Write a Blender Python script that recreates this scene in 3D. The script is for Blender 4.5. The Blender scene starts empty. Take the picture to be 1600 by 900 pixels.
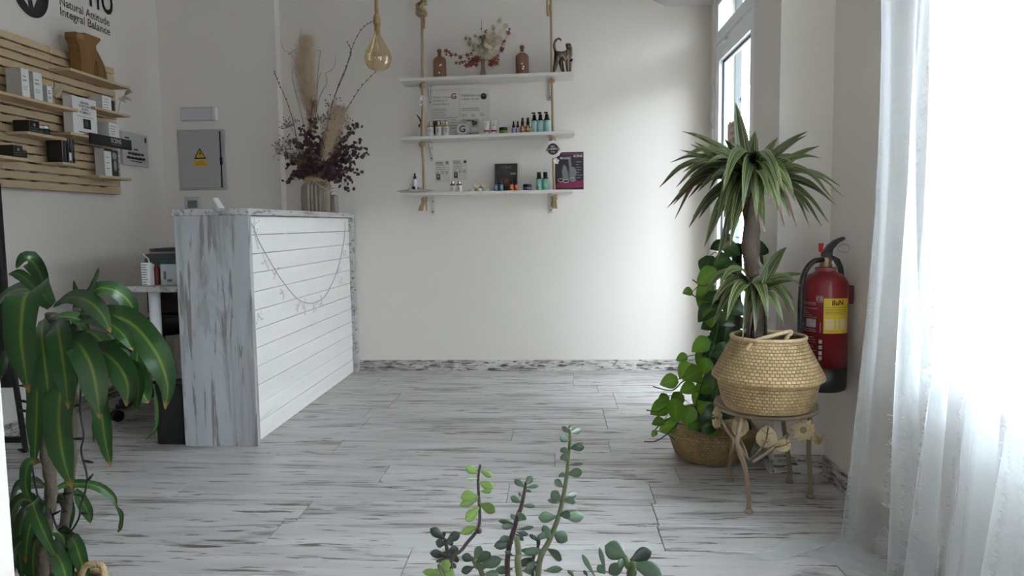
import bpy, bmesh, math, random
from mathutils import Vector, Matrix, Euler
random.seed(7)
SC = bpy.context.scene
COL = SC.collection
PI = math.pi

# ------------------------------------------------------------------ camera, world, light, exposure
CAM_H, FPX = 1.0, 1150.0
YAW, PITCH, ROLL = 0.06043, 0.08695, -0.01301
_f = Vector((-math.sin(YAW)*math.cos(PITCH), math.cos(YAW)*math.cos(PITCH), -math.sin(PITCH)))
_r0 = Vector((math.cos(YAW), math.sin(YAW), 0)); _u0 = _r0.cross(_f)
_r = math.cos(ROLL)*_r0 + math.sin(ROLL)*_u0
_u = -math.sin(ROLL)*_r0 + math.cos(ROLL)*_u0
cam_data = bpy.data.cameras.new('camera'); cam = bpy.data.objects.new('camera', cam_data); COL.objects.link(cam)
cam.matrix_world = Matrix(((_r.x, _u.x, -_f.x, 0), (_r.y, _u.y, -_f.y, 0), (_r.z, _u.z, -_f.z, CAM_H), (0, 0, 0, 1)))
cam_data.sensor_width = 36; cam_data.lens = 36*FPX/1600; cam_data.clip_start = 0.02
SC.camera = cam

SKY_COLOR, SKY_STRENGTH = (0.785, 0.90, 1.0, 1), 17.5
world = bpy.data.worlds.new('world'); SC.world = world; world.use_nodes = True
bg = world.node_tree.nodes['Background']; bg.inputs[0].default_value = SKY_COLOR; bg.inputs[1].default_value = SKY_STRENGTH
SC.view_settings.view_transform = 'Standard'; SC.view_settings.look = 'None'
SC.view_settings.gamma = 1.0; SC.view_settings.use_curve_mapping = False
SC.view_settings.exposure = 0.36
try:
    SC.cycles.max_bounces = 10; SC.cycles.diffuse_bounces = 6; SC.cycles.transparent_max_bounces = 24
except Exception: pass

# measuring helpers: where the sight line of a photograph point meets a plane of the room
def _ray(x, y): return _f + _r*((x-800)/FPX) - _u*((y-450)/FPX)
C0 = Vector((0, 0, CAM_H))
def aty(x, y, Y): d = _ray(x, y); return C0 + d*(Y/d.y)
def atx(x, y, X): d = _ray(x, y); return C0 + d*(X/d.x)
def atz(x, y, Z=0.0): d = _ray(x, y); return C0 + d*((Z-CAM_H)/d.z)

# ------------------------------------------------------------------ materials
MATS = {}
def mat(name, color=(.8,.8,.8), rough=.5, metal=0.0, trans=0.0, spec=.5, bump=0.0, bscale=200, var=0.0, vscale=6.0, alpha=1.0, ior=1.45, sheen=0):
    if name in MATS: return MATS[name]
    m = bpy.data.materials.new(name); m.use_nodes = True; nt = m.node_tree; N = nt.nodes; L = nt.links
    p = N['Principled BSDF']; p.inputs['Base Color'].default_value = (*color, 1); p.inputs['Roughness'].default_value = rough
    p.inputs['Metallic'].default_value = metal; p.inputs['Transmission Weight'].default_value = trans; p.inputs['IOR'].default_value = ior
    p.inputs['Specular IOR Level'].default_value = spec; p.inputs['Alpha'].default_value = alpha
    if var or bump:
        tc = N.new('ShaderNodeTexCoord')
    if var:
        nz = N.new('ShaderNodeTexNoise'); nz.inputs['Scale'].default_value = vscale; nz.inputs['Detail'].default_value = 4
        L.new(tc.outputs['Object'], nz.inputs['Vector'])
        mx = N.new('ShaderNodeMix'); mx.data_type = 'RGBA'
        mx.inputs[6].default_value = (*[c*(1-var) for c in color], 1); mx.inputs[7].default_value = (*[min(1, c*(1+var)) for c in color], 1)
        L.new(nz.outputs[0], mx.inputs[0]); L.new(mx.outputs[2], p.inputs['Base Color'])
    if bump:
        nz = N.new('ShaderNodeTexNoise'); nz.inputs['Scale'].default_value = bscale; nz.inputs['Detail'].default_value = 3
        L.new(tc.outputs['Object'], nz.inputs['Vector'])
        b = N.new('ShaderNodeBump'); b.inputs['Strength'].default_value = bump; b.inputs['Distance'].default_value = .01
        L.new(nz.outputs[0], b.inputs['Height']); L.new(b.outputs[0], p.inputs['Normal'])
    MATS[name] = m; return m

def ramp(N, stops, interp='LINEAR'):
    r = N.new('ShaderNodeValToRGB'); e = r.color_ramp.elements; r.color_ramp.interpolation = interp
    while len(e) < len(stops): e.new(.5)
    for i, (pos, c) in enumerate(stops): e[i].position = pos; e[i].color = (*c, 1) if len(c) == 3 else c
    return r

def worn_wood(name, base, mid, dark, stretch, amount=.5, patch=.5, rough=.45, axis='X', island=True, spec=.4):
    """white-washed worn board: pale paint with streaks and worn-through patches running along the board"""
    m = bpy.data.materials.new(name); m.use_nodes = True; nt = m.node_tree; N = nt.nodes; L = nt.links
    p = N['Principled BSDF']; p.inputs['Roughness'].default_value = rough; p.inputs['Specular IOR Level'].default_value = spec
    tc = N.new('ShaderNodeTexCoord'); oi = N.new('ShaderNodeObjectInfo')
    add = N.new('ShaderNodeVectorMath'); add.operation = 'ADD'
    rnd = N.new('ShaderNodeVectorMath'); rnd.operation = 'SCALE'; rnd.inputs[0].default_value = (37, 21, 13)
    L.new(oi.outputs['Random'], rnd.inputs['Scale']); L.new(tc.outputs['Object'], add.inputs[0]); L.new(rnd.outputs[0], add.inputs[1])
    def noise(sc, det, st, rough=.6, dist=0):
        mp = N.new('ShaderNodeMapping'); mp.inputs['Scale'].default_value = st; L.new(add.outputs[0], mp.inputs[0])
        n = N.new('ShaderNodeTexNoise'); n.inputs['Scale'].default_value = sc; n.inputs['Detail'].default_value = det; n.inputs['Roughness'].default_value = rough
        n.inputs['Distortion'].default_value = dist
        L.new(mp.outputs[0], n.inputs[0]); return n
    def strv(a, b): return {'X': (a, b, b), 'Y': (b, a, b), 'Z': (b, b, a)}[axis]
    big = noise(1.0, 5, strv(stretch[0]*.5, stretch[1]*.28), .62, .8)
    fine = noise(1.0, 5, strv(stretch[0]*1.5, stretch[1]*1.6), .62, .5)
    tint = noise(1.0, 2, strv(stretch[0]*.6, stretch[1]*.35))
    r1 = ramp(N, [(patch-.01, (0,0,0)), (patch+.03, (.8,.8,.8))]); L.new(big.outputs[0], r1.inputs[0])
    r2 = ramp(N, [(amount, (0,0,0)), (amount+.035, (1,1,1))]); L.new(fine.outputs[0], r2.inputs[0])
    m1 = N.new('ShaderNodeMix'); m1.data_type = 'RGBA'; m1.inputs[6].default_value = (*base, 1); m1.inputs[7].default_value = (*mid, 1)
    r3 = ramp(N, [(.35, (0,0,0)), (.75, (.75,.75,.75))]); L.new(tint.outputs[0], r3.inputs[0]); L.new(r3.outputs[0], m1.inputs[0])
    mul = N.new('ShaderNodeMath'); mul.operation = 'MULTIPLY'; L.new(r1.outputs[0], mul.inputs[0])
    fr = ramp(N, [(.38, (.25,.25,.25)), (.62, (1,1,1))]); L.new(fine.outputs[0], fr.inputs[0]); L.new(fr.outputs[0], mul.inputs[1])
    mx = N.new('ShaderNodeMath'); mx.operation = 'MAXIMUM'; L.new(mul.outputs[0], mx.inputs[0]); L.new(r2.outputs[0], mx.inputs[1])
    m2 = N.new('ShaderNodeMix'); m2.data_type = 'RGBA'; L.new(m1.outputs[2], m2.inputs[6]); m2.inputs[7].default_value = (*dark, 1)
    L.new(mx.outputs[0], m2.inputs[0]); L.new(m2.outputs[2], p.inputs['Base Color'])
    b = N.new('ShaderNodeBump'); b.inputs['Strength'].default_value = .25; b.inputs['Distance'].default_value = .002; b.invert = True
    L.new(mx.outputs[0], b.inputs['Height']); L.new(b.outputs[0], p.inputs['Normal'])
    MATS[name] = m; return m

def leaf_mat(name, stops, rough=.35, brown=None, transl=.25, spec=.5):
    """green blade coloured across its width (0 = midrib, 1 = margin); its tip may be dry"""
    m = bpy.data.materials.new(name); m.use_nodes = True; nt = m.node_tree; N = nt.nodes; L = nt.links
    p = N['Principled BSDF']; p.inputs['Roughness'].default_value = rough; p.inputs['Specular IOR Level'].default_value = spec
    uv = N.new('ShaderNodeUVMap'); sp = N.new('ShaderNodeSeparateXYZ'); L.new(uv.outputs[0], sp.inputs[0])
    nz = N.new('ShaderNodeTexNoise'); nz.inputs['Scale'].default_value = 1.0; nz.inputs['Detail'].default_value = 3
    mp = N.new('ShaderNodeMapping'); mp.inputs['Scale'].default_value = (28, 1.5, 1); L.new(uv.outputs[0], mp.inputs[0]); L.new(mp.outputs[0], nz.inputs[0])
    a = N.new('ShaderNodeMath'); a.operation = 'SUBTRACT'; a.inputs[1].default_value = .5; L.new(sp.outputs[0], a.inputs[0])
    b = N.new('ShaderNodeMath'); b.operation = 'ABSOLUTE'; L.new(a.outputs[0], b.inputs[0])
    c = N.new('ShaderNodeMath'); c.operation = 'MULTIPLY'; c.inputs[1].default_value = 2; L.new(b.outputs[0], c.inputs[0])
    d = N.new('ShaderNodeMath'); d.operation = 'MULTIPLY_ADD'; d.inputs[1].default_value = .16; L.new(nz.outputs[0], d.inputs[0])
    e = N.new('ShaderNodeMath'); e.operation = 'SUBTRACT'; e.inputs[1].default_value = .08; L.new(c.outputs[0], e.inputs[0]); L.new(e.outputs[0], d.inputs[2])
    r = ramp(N, stops); L.new(d.outputs[0], r.inputs[0])
    out = r.outputs[0]
    oi = N.new('ShaderNodeObjectInfo')
    hs = N.new('ShaderNodeHueSaturation'); L.new(out, hs.inputs['Color'])
    vr = N.new('ShaderNodeMapRange'); vr.inputs[3].default_value = .72; vr.inputs[4].default_value = 1.25; L.new(oi.outputs['Random'], vr.inputs[0]); L.new(vr.outputs[0], hs.inputs['Value'])
    out = hs.outputs[0]
    if brown:
        t = N.new('ShaderNodeMath'); t.operation = 'MULTIPLY_ADD'; t.inputs[1].default_value = .05; L.new(nz.outputs[0], t.inputs[0]); L.new(sp.outputs[1], t.inputs[2])
        rb = ramp(N, [(.955, (0,0,0)), (.985, (1,1,1))]); L.new(t.outputs[0], rb.inputs[0])
        mx = N.new('ShaderNodeMix'); mx.data_type = 'RGBA'; L.new(rb.outputs[0], mx.inputs[0]); L.new(out, mx.inputs[6]); mx.inputs[7].default_value = (*brown, 1); out = mx.outputs[2]
    L.new(out, p.inputs['Base Color'])
    tr = N.new('ShaderNodeBsdfTranslucent'); L.new(out, tr.inputs[0])
    ms = N.new('ShaderNodeMixShader'); ms.inputs[0].default_value = transl; L.new(p.outputs[0], ms.inputs[1]); L.new(tr.outputs[0], ms.inputs[2])
    L.new(ms.outputs[0], N['Material Output'].inputs[0])
    MATS[name] = m; return m

def glass_mat(name, color=(1,1,1), rough=.0, mixw=.12, tint=(1,1,1)):
    """thin glass: mostly clear, a little mirror by angle"""
    m = bpy.data.materials.new(name); m.use_nodes = True; nt = m.node_tree; N = nt.nodes; L = nt.links
    N.remove(N['Principled BSDF'])
    t = N.new('ShaderNodeBsdfTransparent'); t.inputs[0].default_value = (*tint, 1)
    g = N.new('ShaderNodeBsdfGlossy'); g.inputs[0].default_value = (*color, 1); g.inputs['Roughness'].default_value = rough
    fr = N.new('ShaderNodeLayerWeight'); fr.inputs[0].default_value = mixw
    ms = N.new('ShaderNodeMixShader'); 
    fr.inputs[0].default_value = .5
    pw = N.new('ShaderNodeMath'); pw.operation = 'POWER'; pw.inputs[1].default_value = 5; L.new(fr.outputs['Facing'], pw.inputs[0])
    ma = N.new('ShaderNodeMath'); ma.operation = 'MULTIPLY_ADD'; ma.inputs[1].default_value = .45; ma.inputs[2].default_value = mixw*.3; L.new(pw.outputs[0], ma.inputs[0]); L.new(ma.outputs[0], ms.inputs[0]); L.new(t.outputs[0], ms.inputs[1]); L.new(g.outputs[0], ms.inputs[2])
    L.new(ms.outputs[0], N['Material Output'].inputs[0]); MATS[name] = m; return m

def sheer_mat(name, color, clear):
    m = bpy.data.materials.new(name); m.use_nodes = True; nt = m.node_tree; N = nt.nodes; L = nt.links
    N.remove(N['Principled BSDF'])
    d = N.new('ShaderNodeBsdfDiffuse'); d.inputs[0].default_value = (*color, 1)
    t = N.new('ShaderNodeBsdfTranslucent'); t.inputs[0].default_value = (*color, 1)
    c = N.new('ShaderNodeBsdfTransparent')
    m1 = N.new('ShaderNodeMixShader'); m1.inputs[0].default_value = .5; L.new(d.outputs[0], m1.inputs[1]); L.new(t.outputs[0], m1.inputs[2])
    # threads close up when the cloth is seen edge-on
    lw = N.new('ShaderNodeLayerWeight'); lw.inputs[0].default_value = .15
    tc = N.new('ShaderNodeTexCoord'); mp = N.new('ShaderNodeMapping'); mp.inputs['Scale'].default_value = (40, 40, 160); L.new(tc.outputs['Object'], mp.inputs[0])
    nz = N.new('ShaderNodeTexNoise'); nz.inputs['Scale'].default_value = 1; nz.inputs['Detail'].default_value = 2; L.new(mp.outputs[0], nz.inputs[0])
    a = N.new('ShaderNodeMapRange'); a.inputs[1].default_value = 0; a.inputs[2].default_value = 1; a.inputs[3].default_value = 1-clear; a.inputs[4].default_value = .80
    L.new(lw.outputs['Facing'], a.inputs[0])
    b = N.new('ShaderNodeMath'); b.operation = 'MULTIPLY_ADD'; b.inputs[1].default_value = .04; L.new(nz.outputs[0], b.inputs[0])
    s = N.new('ShaderNodeMath'); s.operation = 'SUBTRACT'; s.inputs[1].default_value = .06; L.new(a.outputs[0], s.inputs[0]); L.new(s.outputs[0], b.inputs[2])
    b.use_clamp = True
    m2 = N.new('ShaderNodeMixShader'); L.new(b.outputs[0], m2.inputs[0]); L.new(c.outputs[0], m2.inputs[1]); L.new(m1.outputs[0], m2.inputs[2])
    L.new(m2.outputs[0], N['Material Output'].inputs[0]); MATS[name] = m; return m

def weave_mat(name, c1, c2, scale=1.0):
    """plaited seagrass: rows round the basket, each row a braid"""
    m = bpy.data.materials.new(name); m.use_nodes = True; nt = m.node_tree; N = nt.nodes; L = nt.links
    p = N['Principled BSDF']; p.inputs['Roughness'].default_value = .6; p.inputs['Specular IOR Level'].default_value = .3
    uv = N.new('ShaderNodeUVMap'); mp = N.new('ShaderNodeMapping'); mp.inputs['Scale'].default_value = (1, 1, 1); L.new(uv.outputs[0], mp.inputs[0])
    br = N.new('ShaderNodeTexBrick'); br.inputs['Scale'].default_value = 1.0*scale; br.offset = .5
    br.inputs['Brick Width'].default_value = .017; br.inputs['Row Height'].default_value = .0115; br.inputs['Mortar Size'].default_value = .0016; br.inputs['Mortar Smooth'].default_value = 1
    br.inputs['Color1'].default_value = (*c1, 1); br.inputs['Color2'].default_value = (*[.5*(a+b) for a, b in zip(c1, c2)], 1); br.inputs['Mortar'].default_value = (*c2, 1)
    L.new(mp.outputs[0], br.inputs[0])
    nz = N.new('ShaderNodeTexNoise'); nz.inputs['Scale'].default_value = 14; L.new(uv.outputs[0], nz.inputs[0])
    mx = N.new('ShaderNodeMix'); mx.data_type = 'RGBA'; mx.blend_type = 'MULTIPLY'; mx.inputs[0].default_value = .6
    rr = ramp(N, [(.3, (.6,.58,.5)), (.7, (1.0,1.0,1.0))]); L.new(nz.outputs[0], rr.inputs[0])
    L.new(br.outputs[0], mx.inputs[6]); L.new(rr.outputs[0], mx.inputs[7]); L.new(mx.outputs[2], p.inputs['Base Color'])
    bp = N.new('ShaderNodeBump'); bp.inputs['Strength'].default_value = .8; bp.inputs['Distance'].default_value = .004; bp.invert = True
    L.new(br.outputs[1], bp.inputs['Height']); L.new(bp.outputs[0], p.inputs['Normal'])
    MATS[name] = m; return m

wall_m = mat('white_wall_paint', (.765,.715,.66), .75, spec=.25, bump=.06, bscale=60)
dark_m = mat('darkened_unseen_wall', (.16,.14,.12), .8)  # unseen rear wall, darkened to soak up bounce light
ceil_m = mat('ceiling_paint', (.62,.60,.58), .8, spec=.2)
pvc_m = mat('white_window_plastic', (.78,.79,.79), .35)
marble_m = mat('white_sill_stone', (.82,.83,.84), .25)
plank_m = worn_wood('whitewashed_floor_board', (.53,.515,.50), (.34,.315,.30), (.13,.10,.085), (3.0, 34), .585, .565, .42)
base_m = worn_wood('worn_skirting_board', (.62,.60,.57), (.40,.37,.33), (.085,.065,.05), (9, 60), .54, .50, .5)
basey_m = worn_wood('worn_skirting_board_lengthwise', (.62,.60,.57), (.40,.37,.33), (.085,.065,.05), (9, 60), .54, .50, .5, axis='Y')
gray_end_m = worn_wood('grey_patina_board', (.47,.49,.505), (.38,.375,.375), (.24,.22,.21), (1.8, 22), .56, .53, .5, axis='Z')
gray_top_m = worn_wood('grey_patina_top', (.52,.52,.505), (.40,.39,.375), (.20,.18,.165), (4, 34), .56, .55, .5, axis='Y')
white_plank_m = worn_wood('white_limed_pine', (.86,.835,.81), (.78,.75,.72), (.60,.57,.54), (2.0, 30), .68, .70, .5, axis='Y')
shelf_m = worn_wood('limed_shelf_board', (.70,.655,.60), (.62,.58,.53), (.52,.48,.43), (2.0, 40), .64, .64, .55)
pine_m = worn_wood('pale_pine_slat', (.58,.44,.27), (.50,.38,.23), (.36,.27,.16), (1.5, 20), .64, .62, .6, axis='Y', spec=.3)
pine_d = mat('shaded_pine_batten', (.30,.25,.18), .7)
black_m = mat('satin_black', (.012,.012,.013), .35)
black_mt = mat('matt_black', (.015,.015,.016), .7)
white_m = mat('white_card', (.78,.78,.76), .55)
paper_m = mat('cream_paper', (.66,.62,.57), .8)
print_m = mat('grey_print', (.16,.15,.145), .8)
print_d = mat('black_print', (.02,.02,.02), .7)
print_w = mat('white_print', (.75,.73,.72), .7)
metal_m = mat('grey_enamel_metal', (.45,.435,.415), .35, spec=.5)
steel_m = mat('brushed_steel', (.55,.54,.52), .3, metal=1)
rope_m = mat('jute_rope', (.42,.30,.165), .85, bump=.6, bscale=300, var=.3, vscale=90)
brass_m = mat('brass_socket', (.36,.26,.12), .35, metal=.9)
soil_m = mat('potting_soil', (.035,.025,.018), .95, bump=.8, bscale=120)
glass_w = glass_mat('clear_window_glass')

# ------------------------------------------------------------------ mesh helpers
class MB:
    def __init__(s): s.v = []; s.f = []; s.uv = []; s.smooth = []
    def add(s, vs, fs, uvs=None, smooth=False):
        o = len(s.v); s.v += [Vector(v) for v in vs]
        for i, f in enumerate(fs):
            s.f.append([o+k for k in f]); s.uv.append(uvs[i] if uvs else None); s.smooth.append(smooth)
        return s
    def box(s, lo, hi, M=None, bev=0.0):
        (x0,y0,z0),(x1,y1,z1) = lo, hi
        if bev:
            bm = bmesh.new(); bmesh.ops.create_cube(bm, size=1)
            for v in bm.verts: v.co = Vector((x0+(v.co.x+.5)*(x1-x0), y0+(v.co.y+.5)*(y1-y0), z0+(v.co.z+.5)*(z1-z0)))
            bmesh.ops.bevel(bm, geom=bm.edges[:], offset=bev, segments=1, affect='EDGES')
            bm.verts.index_update(); vs = [v.co.copy() for v in bm.verts]; fs = [[v.index for v in f.verts] for f in bm.faces]; bm.free()
        else:
            vs = [Vector(p) for p in ((x0,y0,z0),(x1,y0,z0),(x1,y1,z0),(x0,y1,z0),(x0,y0,z1),(x1,y0,z1),(x1,y1,z1),(x0,y1,z1))]
            fs = [(0,3,2,1),(4,5,6,7),(0,1,5,4),(1,2,6,5),(2,3,7,6),(3,0,4,7)]
        if M is not None: vs = [M @ v for v in vs]
        return s.add(vs, fs)
    def cbox(s, c, d, M=None, bev=0.0):
        return s.box([c[i]-d[i]/2 for i in range(3)], [c[i]+d[i]/2 for i in range(3)], M, bev)
    def lathe(s, prof, n=20, M=None, sx=1.0, sy=1.0, cap=True, uvs=(1,1)):
        vs = []; k = len(prof)
        for (r, z) in prof:
            for i in range(n):
                a = 2*PI*i/n; vs.append(Vector((r*math.cos(a)*sx, r*math.sin(a)*sy, z)))
        L = [0]
        for j in range(1, k): L.append(L[-1]+math.hypot(prof[j][0]-prof[j-1][0], prof[j][1]-prof[j-1][1]))
        fs = []; uv = []; R = max(p[0] for p in prof)
        for j in range(k-1):
            for i in range(n):
                i2 = (i+1) % n; fs.append((j*n+i, j*n+i2, (j+1)*n+i2, (j+1)*n+i))
                u0, u1 = 2*PI*R*i/n*uvs[0], 2*PI*R*(i+1)/n*uvs[0]
                uv.append(((u0, L[j]*uvs[1]), (u1, L[j]*uvs[1]), (u1, L[j+1]*uvs[1]), (u0, L[j+1]*uvs[1])))
        if cap:
            if prof[0][0] > 1e-6: fs.append(tuple(range(n-1, -1, -1))); uv.append([(0,0)]*n)
            if prof[-1][0] > 1e-6: fs.append(tuple((k-1)*n+i for i in range(n))); uv.append([(0,0)]*n)
        if M is not None: vs = [M @ v for v in vs]
        return s.add(vs, fs, uv, True)
    def cyl(s, a, b, r, n=12, r2=None):
        return s.tube([a, b], [r, r if r2 is None else r2], n)
    def tube(s, pts, r, n=8, closed=False):
        pts = [Vector(p) for p in pts]; k = len(pts)
        rr = r if isinstance(r, (list, tuple)) else [r]*k
        vs = []; up = None
        for i, p in enumerate(pts):
            if closed: t = pts[(i+1) % k]-pts[i-1]
            else: t = pts[min(i+1, k-1)]-pts[max(i-1, 0)]
            if t.length < 1e-9: t = Vector((0,0,1))
            t.normalize()
            if up is None: up = t.orthogonal().normalized()
            up = (up - t*up.dot(t)); up = up.normalized() if up.length > 1e-6 else t.orthogonal().normalized()
            sd = t.cross(up)
            for j in range(n):
                a = 2*PI*j/n; vs.append(p + up*(rr[i]*math.cos(a)) + sd*(rr[i]*math.sin(a)))
        fs = []
        for i in range(k if closed else k-1):
            i2 = (i+1) % k
            for j in range(n):
                j2 = (j+1) % n; fs.append((i*n+j, i*n+j2, i2*n+j2, i2*n+j))
        if not closed:
            fs.append(tuple(range(n-1, -1, -1))); fs.append(tuple((k-1)*n+j for j in range(n)))
        return s.add(vs, fs, None, True)
    def prism(s, poly, d0, d1, M):                 # poly in the local xz plane, thickness along local y
        n = len(poly); vs = [Vector((x, d0, z)) for x, z in poly]+[Vector((x, d1, z)) for x, z in poly]
        fs = [tuple(range(n)), tuple(range(2*n-1, n-1, -1))]+[(i, n+i, n+(i+1) % n, (i+1) % n) for i in range(n)]
        return s.add([M @ v for v in vs], fs)
    def ball(s, c, r, n=10, sc=(1,1,1)):
        m = max(4, n//2); prof = [(r*math.sin(PI*i/m), -r*math.cos(PI*i/m)) for i in range(m+1)]
        prof[0] = (1e-7, -r); prof[-1] = (1e-7, r)
        M = Matrix.Translation(Vector(c)) @ Matrix.Diagonal((*sc, 1))
        return s.lathe(prof, n, M, cap=False)
    def blade(s, pts, w, prof='strap', nrm=(0,-.5,1), fold=.25, n=12, wave=0.0, twist=0.0):
        """leaf along a smooth path; w = full width"""
        pts = [Vector(p) for p in pts]; P = smooth_path(pts, n)
        vs = []; fs = []; uv = []; nv = Vector(nrm).normalized(); ps = None
        for i, p in enumerate(P):
            t = (P[min(i+1, n)]-P[max(i-1, 0)]).normalized(); v = i/n
            sd = t.cross(nv)
            if sd.length < .15: sd = ps if ps is not None else t.orthogonal()
            sd.normalize()
            if ps is not None:
                if sd.dot(ps) < 0: sd = -sd
                sd = (ps*.4+sd*.6).normalized()
            ps = sd
            nn = sd.cross(t).normalized()
            if twist: sd, nn = sd*math.cos(twist*v)+nn*math.sin(twist*v), nn*math.cos(twist*v)-sd*math.sin(twist*v)
            h = w/2*PROF[prof](v); wv = wave*h*math.sin(v*17+w*900)
            for k, a in enumerate((-1, -.5, 0, .5, 1)):
                vs.append(p + sd*(a*h) + nn*(abs(a)*h*fold + wv*(1 if k > 2 else -1)*abs(a)))
        for i in range(n):
            for k in range(4):
                fs.append((i*5+k, i*5+k+1, (i+1)*5+k+1, (i+1)*5+k))
                u0, u1, v0, v1 = k/4, (k+1)/4, i/n, (i+1)/n
                uv.append(((u0,v0),(u1,v0),(u1,v1),(u0,v1)))
        return s.add(vs, fs, uv, True)
    def fat_leaf(s, base, tip, w, nrm, thick=.22):
        """succulent leaf: thick, spoon shaped"""
        base, tip = Vector(base), Vector(tip); t = tip-base; L = t.length; t.normalize(); nv = Vector(nrm)
        sd = t.cross(nv)
        if sd.length < .1: sd = t.orthogonal()
        sd.normalize(); nn = sd.cross(t).normalized(); n = 9; m = 10; vs = []; fs = []; uv = []
        for i in range(n+1):
            v = i/n; h = max(.02, (math.sin(PI*min(1, v**1.45*.97+.015)))**.75)*w/2
            if v < .15: h = max(h, w*.10)
            if i == n: h = w*.02
            for j in range(m):
                a = 2*PI*j/m; vs.append(base+t*(L*v)+sd*(h*math.cos(a))+nn*(h*thick*math.sin(a)+L*.06*(v-.5)**2*4))
        for i in range(n):
            for j in range(m):
                j2 = (j+1) % m; fs.append((i*m+j, i*m+j2, (i+1)*m+j2, (i+1)*m+j))
                u = (math.cos(2*PI*(j+.5)/m)+1)/2; uv.append(((u,i/n),(u,i/n),(u,(i+1)/n),(u,(i+1)/n)))
        fs.append(tuple(range(m-1,-1,-1))); uv.append([(.5,0)]*m); fs.append(tuple(n*m+j for j in range(m))); uv.append([(.5,1)]*m)
        return s.add(vs, fs, uv, True)
    def mesh(s, name, origin=(0,0,0)):
        me = bpy.data.meshes.new(name); o = Vector(origin)
        me.from_pydata([tuple(v-o) for v in s.v], [], s.f)
        if any(u is not None for u in s.uv):
            ul = me.uv_layers.new(name='UVMap'); d = ul.data
            for pi, poly in enumerate(me.polygons):
                u = s.uv[pi]
                if u:
                    for k, li in enumerate(poly.loop_indices): d[li].uv = u[k % len(u)]
        me.polygons.foreach_set('use_smooth', s.smooth); me.update(); return me
    def build(s, name, m, parent=None, origin=None, label=None):
        """links ONE mesh object; world coordinates in, placed under its parent"""
        pw = Vector((0,0,0))
        if parent is not None: pw = world_loc(parent)
        og = Vector(origin) if origin is not None else pw
        me = s.mesh(name, og); me.materials.append(m)
        o = link(name, me, parent, og-pw, label)
        if name in ('print', 'engraving', 'label_line', 'vein', 'keypad', 'silver_print', 'painted_chevrons'): o['kind'] = 'stuff'
        return o

def world_loc(o):
    l = Vector((0,0,0))
    while o is not None: l += Vector(o.location); o = o.parent
    return l
def link(name, me, parent=None, loc=(0,0,0), label=None):
    o = bpy.data.objects.new(name, me); COL.objects.link(o); o.location = loc
    if parent is not None: o.parent = parent
    if label: o['label'] = label
    return o
def tag(o, label, cat, group=None, kind=None):
    o['label'] = label; o['category'] = cat
    if group: o['group'] = group
    if kind: o['kind'] = kind
    return o
def thing(name, label, cat, loc=(0,0,0), group=None, rz=0.0):
    o = bpy.data.objects.new(name, None); COL.objects.link(o); o.location = loc; o.rotation_euler = (0,0,rz)
    o.empty_display_size = .05
    return tag(o, label, cat, group)
def struct(name, mb, m, parent=None, label=None, cat=None, origin=None):
    o = mb.build(name, m, parent, origin)
    if parent is None:
        o['kind'] = 'structure'
        if label: o['label'] = label
        if cat: o['category'] = cat
    return o
def smooth_path(pts, n):
    if len(pts) == 2: return [pts[0].lerp(pts[1], i/n) for i in range(n+1)]
    P = [pts[0]*2-pts[1]]+list(pts)+[pts[-1]*2-pts[-2]]; k = len(pts)-1; out = []
    for i in range(n+1):
        x = i/n*k; j = min(int(x), k-1); t = x-j; a, b, c, d = P[j], P[j+1], P[j+2], P[j+3]
        out.append(.5*((2*b)+(c-a)*t+(2*a-5*b+4*c-d)*t*t+(3*b-a-3*c+d)*t**3))
    return out
PROF = {
 'strap': lambda v: max(.03, min(1, (.42+v*2.2))*min(1, ((1-v)/.55))**.85),
 'broad': lambda v: max(.03, min(1, .34+2.4*v)*min(1, ((1-v)/.36)**.72)),
 'grass': lambda v: max(.04, min(1, .5+v*3)*(1-v)**.7),
 'heart': lambda v: max(.02, math.sin(PI*min(1, .12+.88*v))**.8*(1.0 if v > .3 else .72+.95*v)*(1-.35*v)*1.2),
 'oval': lambda v: max(.05, math.sin(PI*(.04+.93*v))**.7),
}
FONT_CACHE = {}
def text(body, size, m, parent, loc, face='-Y', name='lettering', align='CENTER', squash=1.0, tilt=0.0, thick=.0006, bold=0.0, frame=None):
    """flat lettering standing on a face; the letters are one mesh"""
    cu = bpy.data.curves.new(name, 'FONT'); cu.body = body; cu.size = 1; cu.align_x = align; cu.align_y = 'CENTER'; cu.extrude = 0; cu.resolution_u = 3; cu.offset = bold
    o = bpy.data.objects.new(name, cu); COL.objects.link(o); bpy.context.view_layer.update()
    me = bpy.data.meshes.new_from_object(o.evaluated_get(bpy.context.evaluated_depsgraph_get()))
    bpy.data.objects.remove(o)
    R = {'-Y': Euler((PI/2,0,0)), '+X': Euler((PI/2,0,PI/2)), '+Z': Euler((0,0,0)), '-X': Euler((PI/2,0,-PI/2))}[face].to_matrix().to_4x4()
    if frame is not None: R = frame
    M = R @ Matrix.Rotation(tilt, 4, 'Z') @ Matrix.Diagonal((size*squash, size, 1, 1)) @ Matrix.Translation((0,0,0))
    me.transform(M); me.materials.append(m); me.name = name
    o = link(name, me, parent, Vector(loc)-world_loc(parent) if parent is not None else loc); o['kind'] = 'stuff'; return o
def lines(mb, origin, ux, uz, rows, w, h, gap, jitter=.5, t=.0004, n=(0,-1,0)):
    """rows of tiny print drawn as bars: origin top-left, ux along the line, uz down"""
    ux, uz, n = Vector(ux).normalized(), Vector(uz).normalized(), Vector(n)
    for i in range(rows):
        L = w*(1-jitter*random.random()); p = Vector(origin)+uz*(i*gap)+n*t
        mb.add([p, p+ux*L, p+ux*L+uz*h, p+uz*h], [(0,1,2,3)])
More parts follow.
